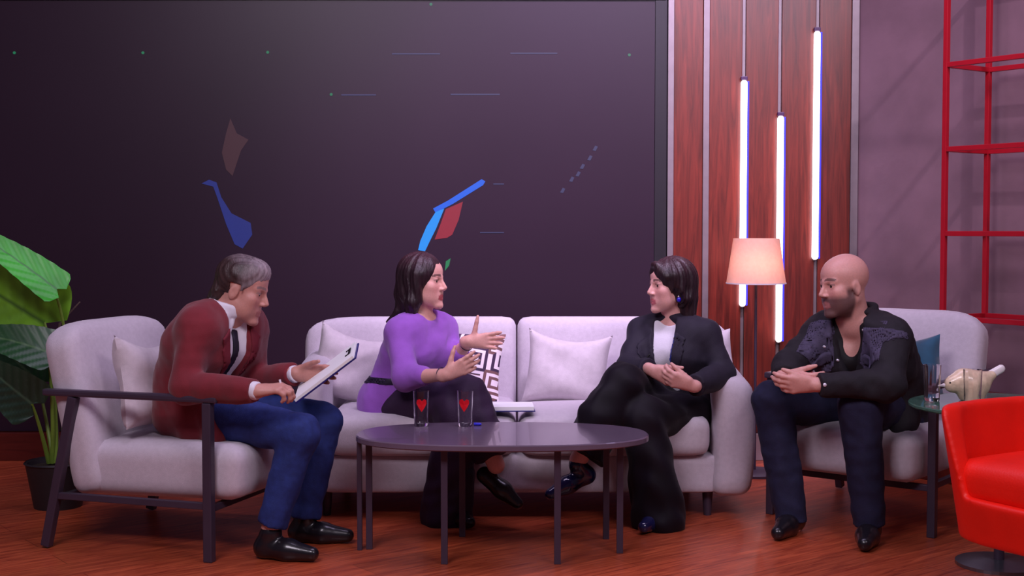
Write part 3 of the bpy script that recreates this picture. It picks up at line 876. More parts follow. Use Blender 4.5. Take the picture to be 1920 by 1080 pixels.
for k in range(4):
    Mx = Matrix.Rotation(radians(45 + 90 * k + 14), 4, 'Z')
    v = [Mx @ Vector(p) for p in ((0.0, -0.03, 0.03), (0.34, -0.018, 0.0), (0.34, 0.018, 0.0), (0.0, 0.03, 0.03), (0.0, -0.028, 0.065), (0.34, -0.016, 0.016), (0.34, 0.016, 0.016), (0.0, 0.028, 0.065))]
    MB().add(v, [(3,2,1,0),(4,5,6,7),(0,1,5,4),(1,2,6,5),(2,3,7,6),(3,0,4,7)]).build('star_foot', M['steel'], rc)

# ------------------------------------------------------------------ plant
PY = 5.62
p0 = P(108, 866, PY); pot = thing('potted_plant', 'potted plant with large arrow-shaped green leaves beside the left armchair', 'plant', (p0.x, PY, 0))
MB().lathe([(0.0, 0.0), (0.10, 0.0), (0.135, 0.20), (0.14, p0.z), (0.125, p0.z), (0.12, p0.z - 0.02), (0.0, p0.z - 0.02)], 36).build('pot', M['pot'], pot, True)
MB().lathe([(0.0, p0.z - 0.012), (0.118, p0.z - 0.018)], 30).build('soil', M['soil'], pot)
def leaf_mat(name, c, cv, rough=0.4):
    m = bpy.data.materials.new(name); m.use_nodes = True
    nt = m.node_tree; N = nt.nodes; L = nt.links; b = N['Principled BSDF']
    a = N.new('ShaderNodeVertexColor'); a.layer_name = 'Col'
    tc = N.new('ShaderNodeTexCoord'); nz = N.new('ShaderNodeTexNoise'); nz.inputs['Scale'].default_value = 9
    L.new(tc.outputs['Object'], nz.inputs['Vector'])
    cr = N.new('ShaderNodeValToRGB'); cr.color_ramp.elements[0].position = .3; cr.color_ramp.elements[1].position = .7
    cr.color_ramp.elements[0].color = tuple(q * .75 for q in c[:3]) + (1,); cr.color_ramp.elements[1].color = tuple(min(1, q * 1.2) for q in c[:3]) + (1,)
    L.new(nz.outputs['Fac'], cr.inputs['Fac'])
    mx = N.new('ShaderNodeMix'); mx.data_type = 'RGBA'
    L.new(a.outputs['Color'], mx.inputs['Factor']); L.new(cr.outputs['Color'], mx.inputs[6]); mx.inputs[7].default_value = cv
    L.new(mx.outputs[2], b.inputs['Base Color']); b.inputs['Roughness'].default_value = rough
    return m
LM = [leaf_mat('leaf_bright', C(58, 168, 44), C(40, 110, 34)), leaf_mat('leaf_yellow_green', C(104, 158, 34), C(58, 92, 26)),
      leaf_mat('leaf_dark', C(28, 70, 34), C(70, 104, 62)), leaf_mat('leaf_dark_blue', C(22, 56, 40), C(62, 92, 70))]
def leaf(base, tip, width, nrm, mt, bend=0.1, lobe=0.25, cup=0.15):
    base, tip, nrm = Vector(base), Vector(tip), Vector(nrm).normalized()
    ax = tip - base; L_ = ax.length; ax.normalize()
    sd_ = ax.cross(nrm).normalized(); nrm = sd_.cross(ax).normalized()
    nt_, ns = 36, 25; V = []; col = []
    for i in range(nt_):
        t = -lobe + (1 + lobe) * i / (nt_ - 1)
        for j in range(ns):
            s_ = -1 + 2 * j / (ns - 1)
            if t < 0:   # lobes behind the stalk: two rounded ears
                wo = width * (0.86 + 0.14 * (1 + t / lobe)) * sqrt(max(0.0, 1 - (t / lobe) ** 2 * 0.86)); wi = width * 0.30 * (-t / lobe)
                x = math.copysign(wi + (wo - wi) * abs(s_), s_) if s_ else 0
                if s_ == 0: t_e = 0.0
                else: t_e = t
            else:
                wo = width * (1 - t ** 1.7) ** 0.8 * (1 - 0.08 * t); x = wo * s_; t_e = t
            zb = -bend * max(t_e, 0) ** 2 * L_ * 2.0 + cup * width * abs(x / width) ** 1.5
            lat = abs(((t_e - abs(x) / width * 0.32) * 7.0) % 1.0 - 0.5)
            vein = max(0.0, 1 - lat / 0.07) * 0.28 if t_e > -lobe * .9 else 0
            mid = 1.0 if abs(s_) < 0.05 and t >= 0 else 0
            zb += 0.0022 * cos(((t_e - abs(x) / width * 0.32) * 7.0) * 2 * pi)
            V.append(base + ax * (t_e * L_) + sd_ * x + nrm * zb); col.append([max(vein, mid)] * 3)
    n_ = len(V)
    Vb = [v - nrm * 0.0012 for v in V]
    Fs = []
    for i in range(nt_ - 1):
        for j in range(ns - 1):
            a = i*ns + j; Fs.append((a, a + ns, a + ns + 1, a + 1)); Fs.append((a + 1 + n_, a + ns + 1 + n_, a + ns + n_, a + n_))
    return put('leaf', [v[:] for v in V + Vb], Fs, mt, pot, True, True, np.array(col + col))
leaf(P(106, 542, 5.52), P(-80, 398, 5.44), 0.088, (0.30, -0.72, 0.62), LM[0], 0.06, 0.06)
leaf(P(84, 606, 5.62), P(-90, 500, 5.62), 0.20, (-0.1, -0.97, 0.12), LM[1], 0.03, 0.16, 0.06)
leaf(P(90, 660, 5.52), P(-70, 600, 5.45), 0.105, (0.05, -0.75, 0.65), LM[2], 0.14, 0.12)
leaf(P(60, 757, 5.50), P(-55, 668, 5.42), 0.115, (-0.2, -0.95, 0.2), LM[3], 0.05, 0.12)
leaf(P(72, 716, 5.72), P(-10, 640, 5.80), 0.12, (-0.2, -0.9, 0.4), LM[2], 0.05, 0.15)
for base, mid, top in (((112, 868), (142, 640), (102, 546)), ((104, 868), (108, 720), (84, 604)), ((98, 868), (102, 770), (90, 660)), ((92, 868), (76, 800), (60, 757)), ((100, 868), (90, 800), (72, 716))):
    d = {546: 5.52, 604: 5.62, 660: 5.52, 757: 5.50, 716: 5.72}[top[1]]
    a, m_, b = P(*base, PY), P(*mid, (PY + d) / 2 + (0.12 if top[1] == 546 else 0)), P(*top, d)
    pts = [a * (1-t)**2 + m_ * (2*t*(1-t)) + b * t*t for t in [i / 14 for i in range(15)]]
    q = MB().tube(pts, [0.011 - 0.006 * i / 14 for i in range(15)], 8)
    put('stem', q.v, q.f, M['stem'], pot, True, True)
q = MB().tube([P(112, 868, PY), P(100, 700, 5.68), P(112, 606, 5.7), P(150, 566, 5.7)], [0.006, 0.005, 0.006, 0.003], 8); put('dry_stem', q.v, q.f, M['twig'], pot, True, True)
# ------------------------------------------------------------------ people
vec = lambda *a: np.array(a, float)
V3 = lambda v: np.array(v[:], float)
def unit(v): v = np.array(v, float); return v / np.linalg.norm(v)

def head(S, c, R, s=1.0, neck=None, nr=0.05, fem=False):
    c = V3(c); T = lambda x, y, z: c + R @ vec(x, y, z) * s
    E = lambda p, r, k=0.012, mode='u', RR=None: S.ell(T(*p), np.array(r) * s, R if RR is None else RR, k, mode)
    K = lambda a, b, ra, rb, k=0.01, mode='u': S.cone(T(*a), T(*b), ra * s, rb * s, k, mode)
    j = 0.92 if fem else 1.0
    E((0, -.014, .036), (.073, .088, .080)); E((0, .020, .042), (.060, .060, .054), .02)
    E((0, .022, -.035), (.060 * j, .058, .078), .025)
    for x in (-1, 1):
        K((x * .048 * j, -.010, -.050), (x * .018 * j, .060, -.100), .018 * j * j, .014 * j, .02)
        E((x * .039, .049, -.022), (.022, .022, .022), .02); E((x * .034 * j, .034, -.060), (.026, .030, .032), .025)
        K((x * .040, .060, .019), (x * .008, .076, .017), .010 * j ** 4, .010 * j ** 4, .012)
    E((0, .069, -.101), (.019 * j * j, .016, .0155), .015)
    E((0, .063, -.068), (.030, .017, .024), .014)
    for x in (-1, 1):
        E((x * .031, .084, .003), (.017, .013, .012), .012, 's')
        E((x * .031, .0605, .003), (.0165, .0158, .0165), .004)
        E((x * .031, .0785, .0015), (.0125, .0070, .0056 + .0012 * fem), .002, 's')
    K((0, .077, .012), (0, .0985, -.027), .0062, .0082 * j, .008); K((0, .080, -.02), (0, .090, -.034), .010, .007, .008)
    for x in (-1, 1):
        E((x * .0115, .084, -.033), (.0070, .010, .0068), .005)
        K((x * .020, .071, -.0655), (0, .0800, -.0620), .0032, .0048, .005)
        K((x * .016, .072, -.0735), (0, .0785, -.0740), .0036, .0054, .005)
    K((-.021, .0835, -.068), (.021, .0835, -.068), .0014, .0014, .003, 's')
    for x in (-1, 1):
        a = 0.10; Re = R @ np.array(Matrix.Rotation(x * a, 3, 'Z') @ Matrix.Rotation(-0.2, 3, 'X'))
        E((x * .0700, -.010, -.010), (.0075, .0175, .0285), .006, 'u', Re)
        E((x * .0795, -.007, -.008), (.0055, .010, .017), .005, 's', Re)
    if neck is not None:
        S.cone(T(0, -.024, -.050), V3(neck), nr, nr * 1.1, 0.025)
    S.refine(c, 0.135 * s, 0.0027)

def eyes(parent, c, R, s=1.0, look=(0, 1, 0)):
    c = V3(c)
    for x in (-1, 1):
        q = MB(); r = 0.0145 * s; ce = c + R @ vec(x * .031, .0605, .0025) * s
        n, mr = 16, 12; V = []; col = []
        d = R @ unit(look)
        a = unit(np.cross(d, R[:, 2])); b = np.cross(a, d)
        for i in range(mr + 1):
            th = pi * i / mr
            for k in range(n):
                ph = 2 * pi * k / n
                V.append(ce + r * (d * cos(th) + (a * cos(ph) + b * sin(ph)) * sin(th)))
                col.append((.012, .008, .006) if i <= 1 else ((.07, .035, .02) if i == 2 else (.72, .66, .66)))
        Fs = [(i*n + k, i*n + (k+1) % n, (i+1)*n + (k+1) % n, (i+1)*n + k) for i in range(mr) for k in range(n)]
        put('eye', V, Fs, M['eye'], parent, True, True, np.array(col))

def skin_colors(c, R, s, skin, lip, brow, beard=None, blush=0.25, browz=0.026):
    c = V3(c); skin = np.array(skin[:3]); lip = np.array(lip[:3]); brow = np.array(brow[:3])
    def fn(V):
        q = ((V - c) @ R) / s
        x, y, z = q.T; ax = np.abs(x)
        col = np.tile(skin, (len(V), 1))
        mix = lambda col, f, t: col + f[:, None] * (t - col)
        sm = lambda e, v: np.clip(v / e, 0, 1)
        col = mix(col, blush * np.exp(-(((ax - .04)/.02)**2 + ((z + .03)/.022)**2)) * (y > .02), skin * vec(1.0, .62, .62))
        if beard is not None:
            b = np.array(beard[0][:3])
            f = sm(.02, -.028 - z + .55 * np.clip(.035 - y, 0, 1)) * sm(.012, y + .012) * sm(.02, z + .135)
            f = np.maximum(f, sm(.014, .022 - np.abs(y - .012) ) * sm(.02, .002 - z) * (ax > .04) * sm(.01, z + .09))
            f = np.maximum(f, sm(.006, .011 - np.abs(z + .05)) * sm(.01, .028 - ax) * (y > .06))
            f *= 1 - sm(.004, .010 - np.abs(z + .068)) * (ax < .02) * (y > .06)
            hid = (np.linalg.norm(q, axis=1) < .17)
            col = mix(col, f * beard[1] * hid, b)
        lz = np.abs(z + .0675) < .0145 - .35 * np.maximum(ax - .006, 0)
        col = mix(col, (lz & (ax < .024) & (y > .066) & (y < .1)).astype(float) * .85, lip)
        bz = browz + .10 * np.clip(ax - .012, 0, .02) - .22 * np.clip(ax - .034, 0, 1)
        col = mix(col, ((np.abs(z - bz) < .0048) & (ax > .010) & (ax < .050) & (y > .035)).astype(float) * .85, brow)
        # lash line
        col = mix(col, ((np.abs(z - .0075) < .0035) & (np.abs(ax - .031) < .016) & (y > .06)).astype(float) * .6, brow)
        return col
    return fn

def hand(S, W, d, t, side, curl=0.3, spread=0.06, thumb=(0.55, 0.75, 0.25), tcurl=0.2, s=1.0):
    W = V3(W); d = unit(d); t = np.array(t, float); t = unit(t - d * (t @ d))
    n = np.cross(t, d) if side == 'r' else np.cross(d, t)
    cl = curl if hasattr(curl, '__len__') else [curl] * 4
    k = .006
    S.cone(W - d * .02, W + d * .03 * s, .025 * s, .026 * s, .015, flat=.72, fdir=n)
    for o, l in ((.026, .078), (.009, .086), (-.009, .082), (-.025, .072)):
        S.cone(W + d * .016 * s + t * o * .55 * s, W + (d * l + t * o) * s, .0165 * s, .0125 * s, .012, flat=.85, fdir=n)
    for i, (o, l0, ln) in enumerate(((.028, .083, .072), (.0095, .089, .080), (-.0095, .085, .074), (-.0275, .074, .058))):
        p = W + (d * l0 + t * o) * s
        a = cl[i]; dd = unit(d + t * spread * (1.2 - i * .8))
        for j, (fr, r0, r1) in enumerate(((.45, .0098, .0090), (.31, .0090, .0082), (.24, .0082, .0066))):
            a_tot = a * (0.8 + j * 0.95)
            e = dd * cos(a_tot) + n * sin(a_tot)
            q = p + e * ln * fr * s
            S.cone(p, q, r0 * s, r1 * s, k); p = q
    e = unit(d * thumb[0] + t * thumb[1] + n * thumb[2])
    p = W + (d * .022 + t * .022) * s
    for j, (ln, r0, r1) in enumerate(((.040, .0150, .0115), (.032, .0112, .0100), (.026, .0098, .0072))):
        q = p + e * ln * s
        S.cone(p, q, r0 * s, r1 * s, .008 if j == 0 else .004); p = q
        e = unit(e + (d * .6 + n * .5) * tcurl)
    S.refine(W + d * .09 * s, 0.105 * s, 0.0036)

TM = dict(pel=(.070, .105), wai=(.062, .100), che=(.075, .112), top=(.095, .072), sh=.052)
TF = dict(pel=(.080, .100), wai=(.042, .086), che=(.055, .098), top=(.075, .060), sh=.042)
def torso(S, J, inf=0.0, D=TM, k=0.04, lower=True):
    lat = J['lat']; g = lambda n: V3(J[n])
    top = g('che') * .45 + g('nek') * .55
    for x in (-1, 1):
        L = lat * x
        if lower: S.cone(g('pel') + L * D['pel'][0], g('wai') + L * D['wai'][0], D['pel'][1] + inf, D['wai'][1] + inf, k)
        S.cone(g('wai') + L * D['wai'][0], g('che') + L * D['che'][0], D['wai'][1] + inf, D['che'][1] + inf, k)
        S.cone(g('che') + L * D['che'][0], top + L * D['top'][0], D['che'][1] + inf, D['top'][1] + inf, k)
        S.cone(g('nek') + L * .02, g('sr' if x > 0 else 'sl'), .042 + inf, D['sh'] + inf, k)

def body(S, J, D=TM, arm=(.047, .038, .036, .026), leg=(.078, .056, .052, .036)):
    torso(S, J, 0, D)
    for q in 'lr':
        S.cone(V3(J['s'+q]), V3(J['e'+q]), arm[0], arm[1], .02); S.cone(V3(J['e'+q]), V3(J['w'+q]), arm[2], arm[3], .01)
        S.cone(V3(J['h'+q]), V3(J['k'+q]), leg[0], leg[1], .03); S.cone(V3(J['k'+q]), V3(J['a'+q]), leg[2], leg[3], .02)

def shoe(parent, ankle, d, mt, s=1.0, ground=True, heel=0.0, low=False):
    S = Sdf(0.005); a = V3(ankle); d = unit(d)
    up = vec(0, 0, 1) if ground else unit(np.cross(np.cross(d, vec(0, 0, 1)), d))
    if ground: a = vec(a[0], a[1], .085)
    hl = a - up * .045 - d * .025; toe = a - up * .055 + d * .165 * s
    S.cone(hl, a - up * .05 + d * .07, .038 * s, .040 * s, .02); S.cone(a - up * .05 + d * .07, toe, .042 * s, .026 * s, .02)
    if not low: S.cone(a + up * .01, hl, .040 * s, .038 * s, .02)
    fl = a - up * .084
    S.local(lambda x, y, z: z, fl, np.array([np.cross(d, up), d, up]).T, a - .3, a + .3)
    return S.mesh('shoe', mt, parent)

def ring(S, c, R, r, tube, a0, a1, lift=0.0, n=14, k=.006, fy=1.0):
    """collar: arc of capsules round a neck, angle 0 = front, in frame R"""
    pr = None
    for i in range(n + 1):
        a = radians(a0 + (a1 - a0) * i / n)
        p = V3(c) + R @ vec(sin(a) * r, cos(a) * r * fy, lift * (1 - cos(a)) / 2)
        if pr is not None: S.cone(pr, p, tube, tube, k)
        pr = p

M['skin'] = mat('skin', (1, 1, 1, 1), 0.45, vcol=True, sss=0.12, bump=0.06, scale=160, var=0.05)
M['eye'] = mat('eye_surface', (1, 1, 1, 1), 0.15, vcol=True)
M['hair'] = mat('hair_strands', (1, 1, 1, 1), 0.42, vcol=True, var=0.35, scale=55, bump=0.5, bscale=120, stretch=(1.6, 1.6, .35))
M['redjacket'] = mat('dark_red_wool', C(112, 22, 34), 0.85, var=0.08, scale=25, bump=0.25, bscale=400, sheen=0.2)
M['redinner'] = mat('dark_red_lapel', C(104, 20, 36), 0.8, var=0.08, scale=25, bump=0.2, bscale=400)
M['white'] = mat('white_cotton', C(222, 217, 228), 0.8, var=0.03, scale=20, bump=0.15, bscale=200)
M['tie'] = mat('dark_tie', C(26, 22, 40), 0.6, var=0.8, scale=26, stretch=(1, 1, .45))
M['jeans'] = mat('blue_denim', C(30, 46, 108), 0.85, var=0.18, scale=45, bump=0.3, bscale=300)
M['navyjeans'] = mat('navy_denim', C(24, 24, 54), 0.85, var=0.15, scale=45, bump=0.3, bscale=300)
M['purple'] = mat('purple_knit', C(150, 88, 190), 0.85, var=0.05, scale=30, bump=0.25, bscale=350, sheen=0.2)
M['aubergine'] = mat('aubergine_cloth', C(44, 20, 52), 0.75, var=0.1, scale=20, bump=0.2, bscale=240)
M['belt'] = mat('dark_ribbon_belt', C(34, 24, 50), 0.5, var=0.1)
M['blazer'] = mat('black_blazer_wool', C(26, 18, 37), 0.75, var=0.12, scale=30, bump=0.25, bscale=380, sheen=0.03)
M['lining'] = mat('blue_lining', C(30, 40, 120), 0.5, var=0.08)
M['velvet'] = mat('black_velvet', C(15, 7, 19), 0.65, var=0.25, scale=12, bump=0.2, sheen=0.04, spec=0.25)
M['denimblack'] = mat('black_denim', C(24, 18, 27), 0.8, var=0.15, scale=40, bump=0.3, bscale=320)
M['denimgrey'] = mat('grey_denim_panel', C(68, 60, 84), 0.8, var=0.25, scale=38, bump=0.35, bscale=260)
M['blackshirt'] = mat('black_shirt', C(16, 12, 18), 0.7, var=0.1)
M['button'] = mat('pale_button', C(225, 220, 235), 0.25, 0.3, var=0.03)
M['leather'] = mat('black_leather', C(24, 20, 26), 0.3, var=0.1, coat=0.3)
M['blueleather'] = mat('dark_blue_patent', C(26, 26, 66), 0.15, var=0.1, coat=0.6)
M['silver'] = mat('silver_chain', C(215, 205, 210), 0.25, 0.9, var=0.03)
M['bluegem'] = mat('blue_gem', C(40, 30, 190), 0.15, var=0.1, coat=0.5)

def person(label, base): 
    return thing('person', label, 'person', (base.x, base.y, 0))

def joints(pel, wai, che, nek, tf, shw, **kw):
    J = dict(pel=pel, wai=wai, che=che, nek=nek, tf=unit(tf))
    lat = np.cross(J['tf'], vec(0, 0, 1)); J['lat'] = unit(lat)
    top = Vector(nek) - Vector((0, 0, 0.035))
    J['sr'] = top + Vector(J['lat'] * shw); J['sl'] = top - Vector(J['lat'] * shw)
    pl = Vector(pel); J['hr'] = pl + Vector(J['lat'] * .085); J['hl'] = pl - Vector(J['lat'] * .085)
    J.update(kw)
    return J

def chestframe(J):
    up = unit(V3(J['nek']) - V3(J['wai'])); return frame(J['tf'] - up * (J['tf'] @ up) * 1.0, up)

# ---- A: person in the dark red jacket -------------------------------------------------
J = joints(P(368, 764, 5.06), P(372, 708, 5.04), P(400, 640, 4.99), P(424, 588, 4.98), (.88, -.47, 0), .175,
           er=P(346, 726, 4.74), wr=P(484, 733, 4.62), el=P(478, 714, 5.12), wl=P(556, 701, 4.96),
           kr=P(562, 812, 4.74), ar=P(508, 990, 4.72), kl=P(606, 790, 4.99), al=P(572, 975, 4.97))
J['sr'] = P(372, 616, 4.82); J['sl'] = P(466, 612, 5.13)
pa = person('person in dark red jacket and blue jeans leaning forward, reading a clipboard', J['pel'])
hc = P(456, 543, 4.98); hR = frame((.95, -.12, -.27), (0.2, 0, 1)); hs = 1.06
S = Sdf(0.010); body(S, J); head(S, hc, hR, hs, J['nek'], .056)
hand(S, J['wr'], (1, 0, .14), (0, 1, .3), 'r', [.78, .82, .86, .9], .02, (.8, .4, .5), .3, .97)
hand(S, J['wl'], (1, -.12, .02), (.1, -.25, .95), 'l', [.18, .2, .2, .25], .03, (.85, .5, .35), .25, 1.0)
S.mesh('body', M['skin'], pa, 1, skin_colors(hc, hR, hs, C(196, 140, 128), C(176, 112, 108), C(120, 100, 100), None, .3))
eyes(pa, hc, hR, hs, (0, 1, -.5))
T = lambda x, y, z: V3(hc) + hR @ vec(x, y, z) * hs
S = Sdf(0.0045)
S.ell(T(0, -.018, .040), vec(.080, .095, .084) * hs, hR, .01).ell(T(0, .03, .075), vec(.060, .052, .045) * hs, hR, .02)
S.ell(T(0, -.078, -.030), vec(.056, .034, .052) * hs, hR, .02).cone(T(0, -.098, -.05), T(0, -.115, -.072), .022, .012, .02)
for x in (-1, 1): S.cone(T(x * .074, .012, .02), T(x * .073, .014, -.022), .008, .005, .01)
S.local(lambda x, y, z: np.maximum(-( (y - .084 * hs) * .95 - (z - .060 * hs)), z - .2), hc, hR, V3(hc) - .16, V3(hc) + .16, .008)
S.local(lambda x, y, z: -np.minimum(y - -.0 , 0) * 0 + np.maximum(np.maximum(np.abs(y + .008) - .023, np.abs(z + .01) - .034), -np.abs(x) + .066), hc, hR, V3(hc) - .14, V3(hc) + .14, .006)
_c = V3(hc)
def strandsA(X, Y, Z):
    q = [((X - _c[0]) * hR[0, i] + (Y - _c[1]) * hR[1, i] + (Z - _c[2]) * hR[2, i]) for i in range(3)]
    return .0018 * np.sin(q[0] * 420 + 4 * np.sin(q[1] * 22) + q[2] * 160)
S.disp(strandsA)
def hairA(V):
    q = ((V - V3(hc)) @ hR) / hs
    f = np.clip((q[:, 1] * .9 - q[:, 2] * .2 + .02) / .07, 0, 1) * .8 + .35 * np.clip((q[:, 2] - .09) / .03, 0, 1)
    return np.array(C(58, 40, 40)[:3]) + np.clip(f, 0, 1)[:, None] * (np.array(C(158, 142, 148)[:3]) - np.array(C(58, 40, 40)[:3]))
S.mesh('hair', M['hair'], pa, 1, hairA)
cf = chestframe(J); ce = V3(J['che'])
Sh = Sdf(0.007); torso(Sh, J, .004)
for dz_ in (.0, .012, .024):
    ring(Sh, V3(J['nek']) + vec(.002 + dz_ * .3, 0, dz_), frame((.92, -.38, -.1), (.25, 0, 1)), .068, .011, 22, 338, .020, 26)
Sh.cone(V3(J['nek']) + cf @ vec(.03, .06, .005), V3(J['nek']) + cf @ vec(.05, .085, -.03), .012, .006, .006)
Sh.cone(V3(J['nek']) + cf @ vec(-.03, .06, .005), V3(J['nek']) + cf @ vec(-.05, .085, -.03), .012, .006, .006)
for q in 'lr':
    dd = unit(V3(J['w'+q]) - V3(J['e'+q])); Sh.cone(V3(J['e'+q]), V3(J['w'+q]) - dd * .0, .036, .034, .01); Sh.cut(V3(J['w'+q]) + dd * .002, dd, .05)
Sh.evaluate(); Sh.mesh('shirt', M['white'], pa)
tie = Sh.patch(ce, cf, [(-.022, -.19), (.022, -.19), (.016, .09), (-.016, .09)], .007, .004, True, .165); tie.mesh('patterned_tie', M['tie'], pa)
S = Sdf(0.007); torso(S, J, .020, k=.05)
for q in 'lr':
    dd = unit(V3(J['w'+q]) - V3(J['e'+q]))
    S.cone(V3(J['s'+q]) , V3(J['e'+q]), .066, .058, .04); S.cone(V3(J['e'+q]), V3(J['w'+q]) - dd * .012, .058, .046, .02)
S.cone(V3(P(345, 735, 4.93)), V3(P(368, 806, 4.90)), .085, .065, .05).cone(V3(P(352, 735, 5.14)), V3(P(372, 792, 5.14)), .085, .06, .05)
S.cone(V3(P(388, 765, 4.88)), V3(P(405, 814, 4.84)), .062, .050, .04)
S.ell(V3(J['nek']) + vec(.022, -.004, .040), (.084, .084, .050), None, .008, 's')
ring(S, V3(J['nek']) + vec(-.008, 0, -.004), frame((.92, -.38, -.1), (.3, 0, 1)), .088, .014, 50, 310, .03, 22)
for q in 'lr':
    dd = unit(V3(J['w'+q]) - V3(J['e'+q])); S.cut(V3(J['w'+q]) - dd * .016, dd, .075)
S.local(lambda x, y, z: np.maximum(np.maximum(np.abs(x) - (.050 + .10 * np.clip(z - .06, 0, .1) + .12 * np.clip(-.1 - z, 0, .3)), .02 - y), y - .17), ce, cf, ce - .34, ce + .34, .006)
S.disp(lambda X, Y, Z: .0034 * waves(X, Y, Z, .12, 3, axis=(.2, 0, 1), squash=.35) + .0008 * waves(X, Y, Z, .05, 4))
S.evaluate(); S.mesh('jacket', M['redjacket'], pa)
for x in (-1, 1):
    lp = S.patch(ce, cf, [(x * .052, -.13), (x * .060, .02), (x * .062, .12), (x * .112, .085), (x * .100, .055), (x * .108, .045)], .007, .003, True, .165)
    lp.mesh('lapel', M['redinner'], pa)
S = Sdf(0.007)
for x, q in ((-1, 'l'), (1, 'r')):
    S.cone(V3(J['h'+q]), V3(J['k'+q]), .094, .072, .04).cone(V3(J['k'+q]), V3(J['a'+q]), .070, .056, .02)
    dd = unit(V3(J['a'+q]) - V3(J['k'+q])); S.cut(V3(J['a'+q]) - dd * .01, dd, .075)
S.cone(V3(J['pel']) + J['lat'] * .07, V3(J['pel']) - J['lat'] * .07, .108, .108, .04)
S.disp(lambda X, Y, Z: .0026 * waves(X, Y, Z, .08, 9, axis=(1, 0, .4), squash=.5) + .0008 * waves(X, Y, Z, .035, 5))
S.mesh('jeans', M['jeans'], pa)
shoe(pa, J['ar'], (.9, -.3, 0), M['leather']); shoe(pa, J['al'], (.95, -.1, 0), M['leather'])
# clipboard with papers held in the far hand
cb = P(613, 697, 4.90)
cp = thing('clipboard', 'clipboard with white paper stack held by the person in red jacket', 'clipboard', cb)
Lx = Vector((.795, -.06, .60)).normalized(); Sy = (Vector((-.25, .965, .03)) - Lx * Vector((-.25, .965, .03)).dot(Lx)).normalized(); Nz = Lx.cross(Sy)
Mc = Matrix((( Lx.x, Sy.x, Nz.x, 0), (Lx.y, Sy.y, Nz.y, 0), (Lx.z, Sy.z, Nz.z, 0), (0, 0, 0, 1)))
MB().box((-.142, -.102, -.008), (.142, .102, -.0025), Mc, bev=.001).build('board', M['clipboard'], cp)
MB().box((-.139, -.099, -.002), (.136, .099, .009), Mc, bev=.0008).build('paper_stack', M['paper'], cp)
MB().box((.112, -.035, .0095), (.122, .035, .013), Mc).box((.098, -.035, .0095), (.112, -.027, .012), Mc).box((.098, .027, .0095), (.112, .035, .012), Mc).build('clip', M['black'], cp)
pn = V3(J['wr']) + vec(.085, .012, -.012)
tag(MB().tube([pn + vec(-.012, .01, .05), pn + vec(.0, 0, 0), pn + vec(.006, -.004, -.03)], [.0042, .0042, .002], 10).build('pen', M['white'], None, True), 'thin white pen in the right hand of the person in red jacket', 'pen')

# ---- B: person in the purple sweater --------------------------------------------------
J = joints(P(748, 762, 5.60), P(758, 702, 5.57), P(783, 650, 5.54), P(791, 602, 5.54), (.80, -.60, 0), .150,
           er=P(763, 708, 5.30), wr=P(838, 702, 5.13), el=P(850, 672, 5.60), wl=P(880, 640, 5.50),
           kr=P(878, 742, 5.27), ar=P(930, 872, 5.20), kl=P(858, 772, 5.27), al=P(842, 978, 5.30))
pb = person('person in purple sweater and dark trousers, legs crossed, gesturing with both hands', J['pel'])
hc = P(795, 528, 5.53); hR = frame((.93, -.34, 0.02), (0.02, 0, 1)); hs = 1.0
S = Sdf(0.010); body(S, J, TF, (.040, .034, .036, .023)); head(S, hc, hR, hs, J['nek'], .043, True)
hand(S, J['wr'], (.86, -.12, .42), (-.40, -.15, .85), 'r', [.12, .2, .28, .34], .10, (.62, .75, .25), .1, .90)
hand(S, J['wl'], (1, -.1, .04), (-.05, 0, 1), 'l', [.12, .16, .2, .2], .12, (.25, 1, .05), .0, .90)
S.mesh('body', M['skin'], pb, 1, skin_colors(hc, hR, hs, C(226, 168, 156), C(150, 30, 52), C(60, 36, 36), None, .35))
eyes(pb, hc, hR, hs, (0, 1, 0))
T = lambda x, y, z: V3(hc) + hR @ vec(x, y, z) * hs
def womanhair(parent, hc, hR, hs, T, cols, prims, cuts, seed):
    S = Sdf(0.0048); S2 = S
    prims(S, T); cuts(S, T)
    c_ = V3(hc)
    def st(X, Y, Z):
        q = [((X - c_[0]) * hR[0, i] + (Y - c_[1]) * hR[1, i] + (Z - c_[2]) * hR[2, i]) for i in range(3)]
        az = np.arctan2(q[0], -q[1] + .0)
        am = 1 - .8 * np.clip((q[1] - .01) / .04, 0, 1)
        return am * .0020 * np.sin(az * 34 + 2.2 * np.sin(q[2] * 26 + seed)) + am * .0026 * np.sin(az * 13 + 3 * np.sin(q[2] * 15 + seed))
    S.disp(st)
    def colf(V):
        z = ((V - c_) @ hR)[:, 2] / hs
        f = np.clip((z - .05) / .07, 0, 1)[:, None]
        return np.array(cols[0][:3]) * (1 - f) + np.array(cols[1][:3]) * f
    return S.mesh('hair', M['hair'], parent, 1, colf)
def prB(S, T):
    S.ell(T(0, -.020, .038), vec(.088, .100, .090) * hs, hR, .01)
    S.ell(T(0, -.055, -.03), vec(.082, .062, .105) * hs, hR, .03)
    for x in (-1, 1):
        S.cone(T(x * .066, .004, .03), T(x * .074, -.014, -.085), .030, .028, .02).cone(T(x * .072, -.02, -.085), T(x * .068, -.035, -.155), .032, .020, .02)
    S.cone(T(0, -.085, -.06), T(.0, -.100, -.160), .050, .030, .03).cone(T(.03, -.11, -.13), T(.045, -.155, -.168), .022, .007, .02)
def cuB(S, T):
    S.ell(T(0, .108, -.026), vec(.070, .084, .096) * hs, hR, .012, 's')
    S.ell(T(0, .075, -.14), vec(.058, .085, .11) * hs, hR, .012, 's')
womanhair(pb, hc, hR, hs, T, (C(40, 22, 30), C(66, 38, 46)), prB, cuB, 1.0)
cf = chestframe(J); ce = V3(J['che'])
S = Sdf(0.0065); torso(S, J, .010, TF, .05)
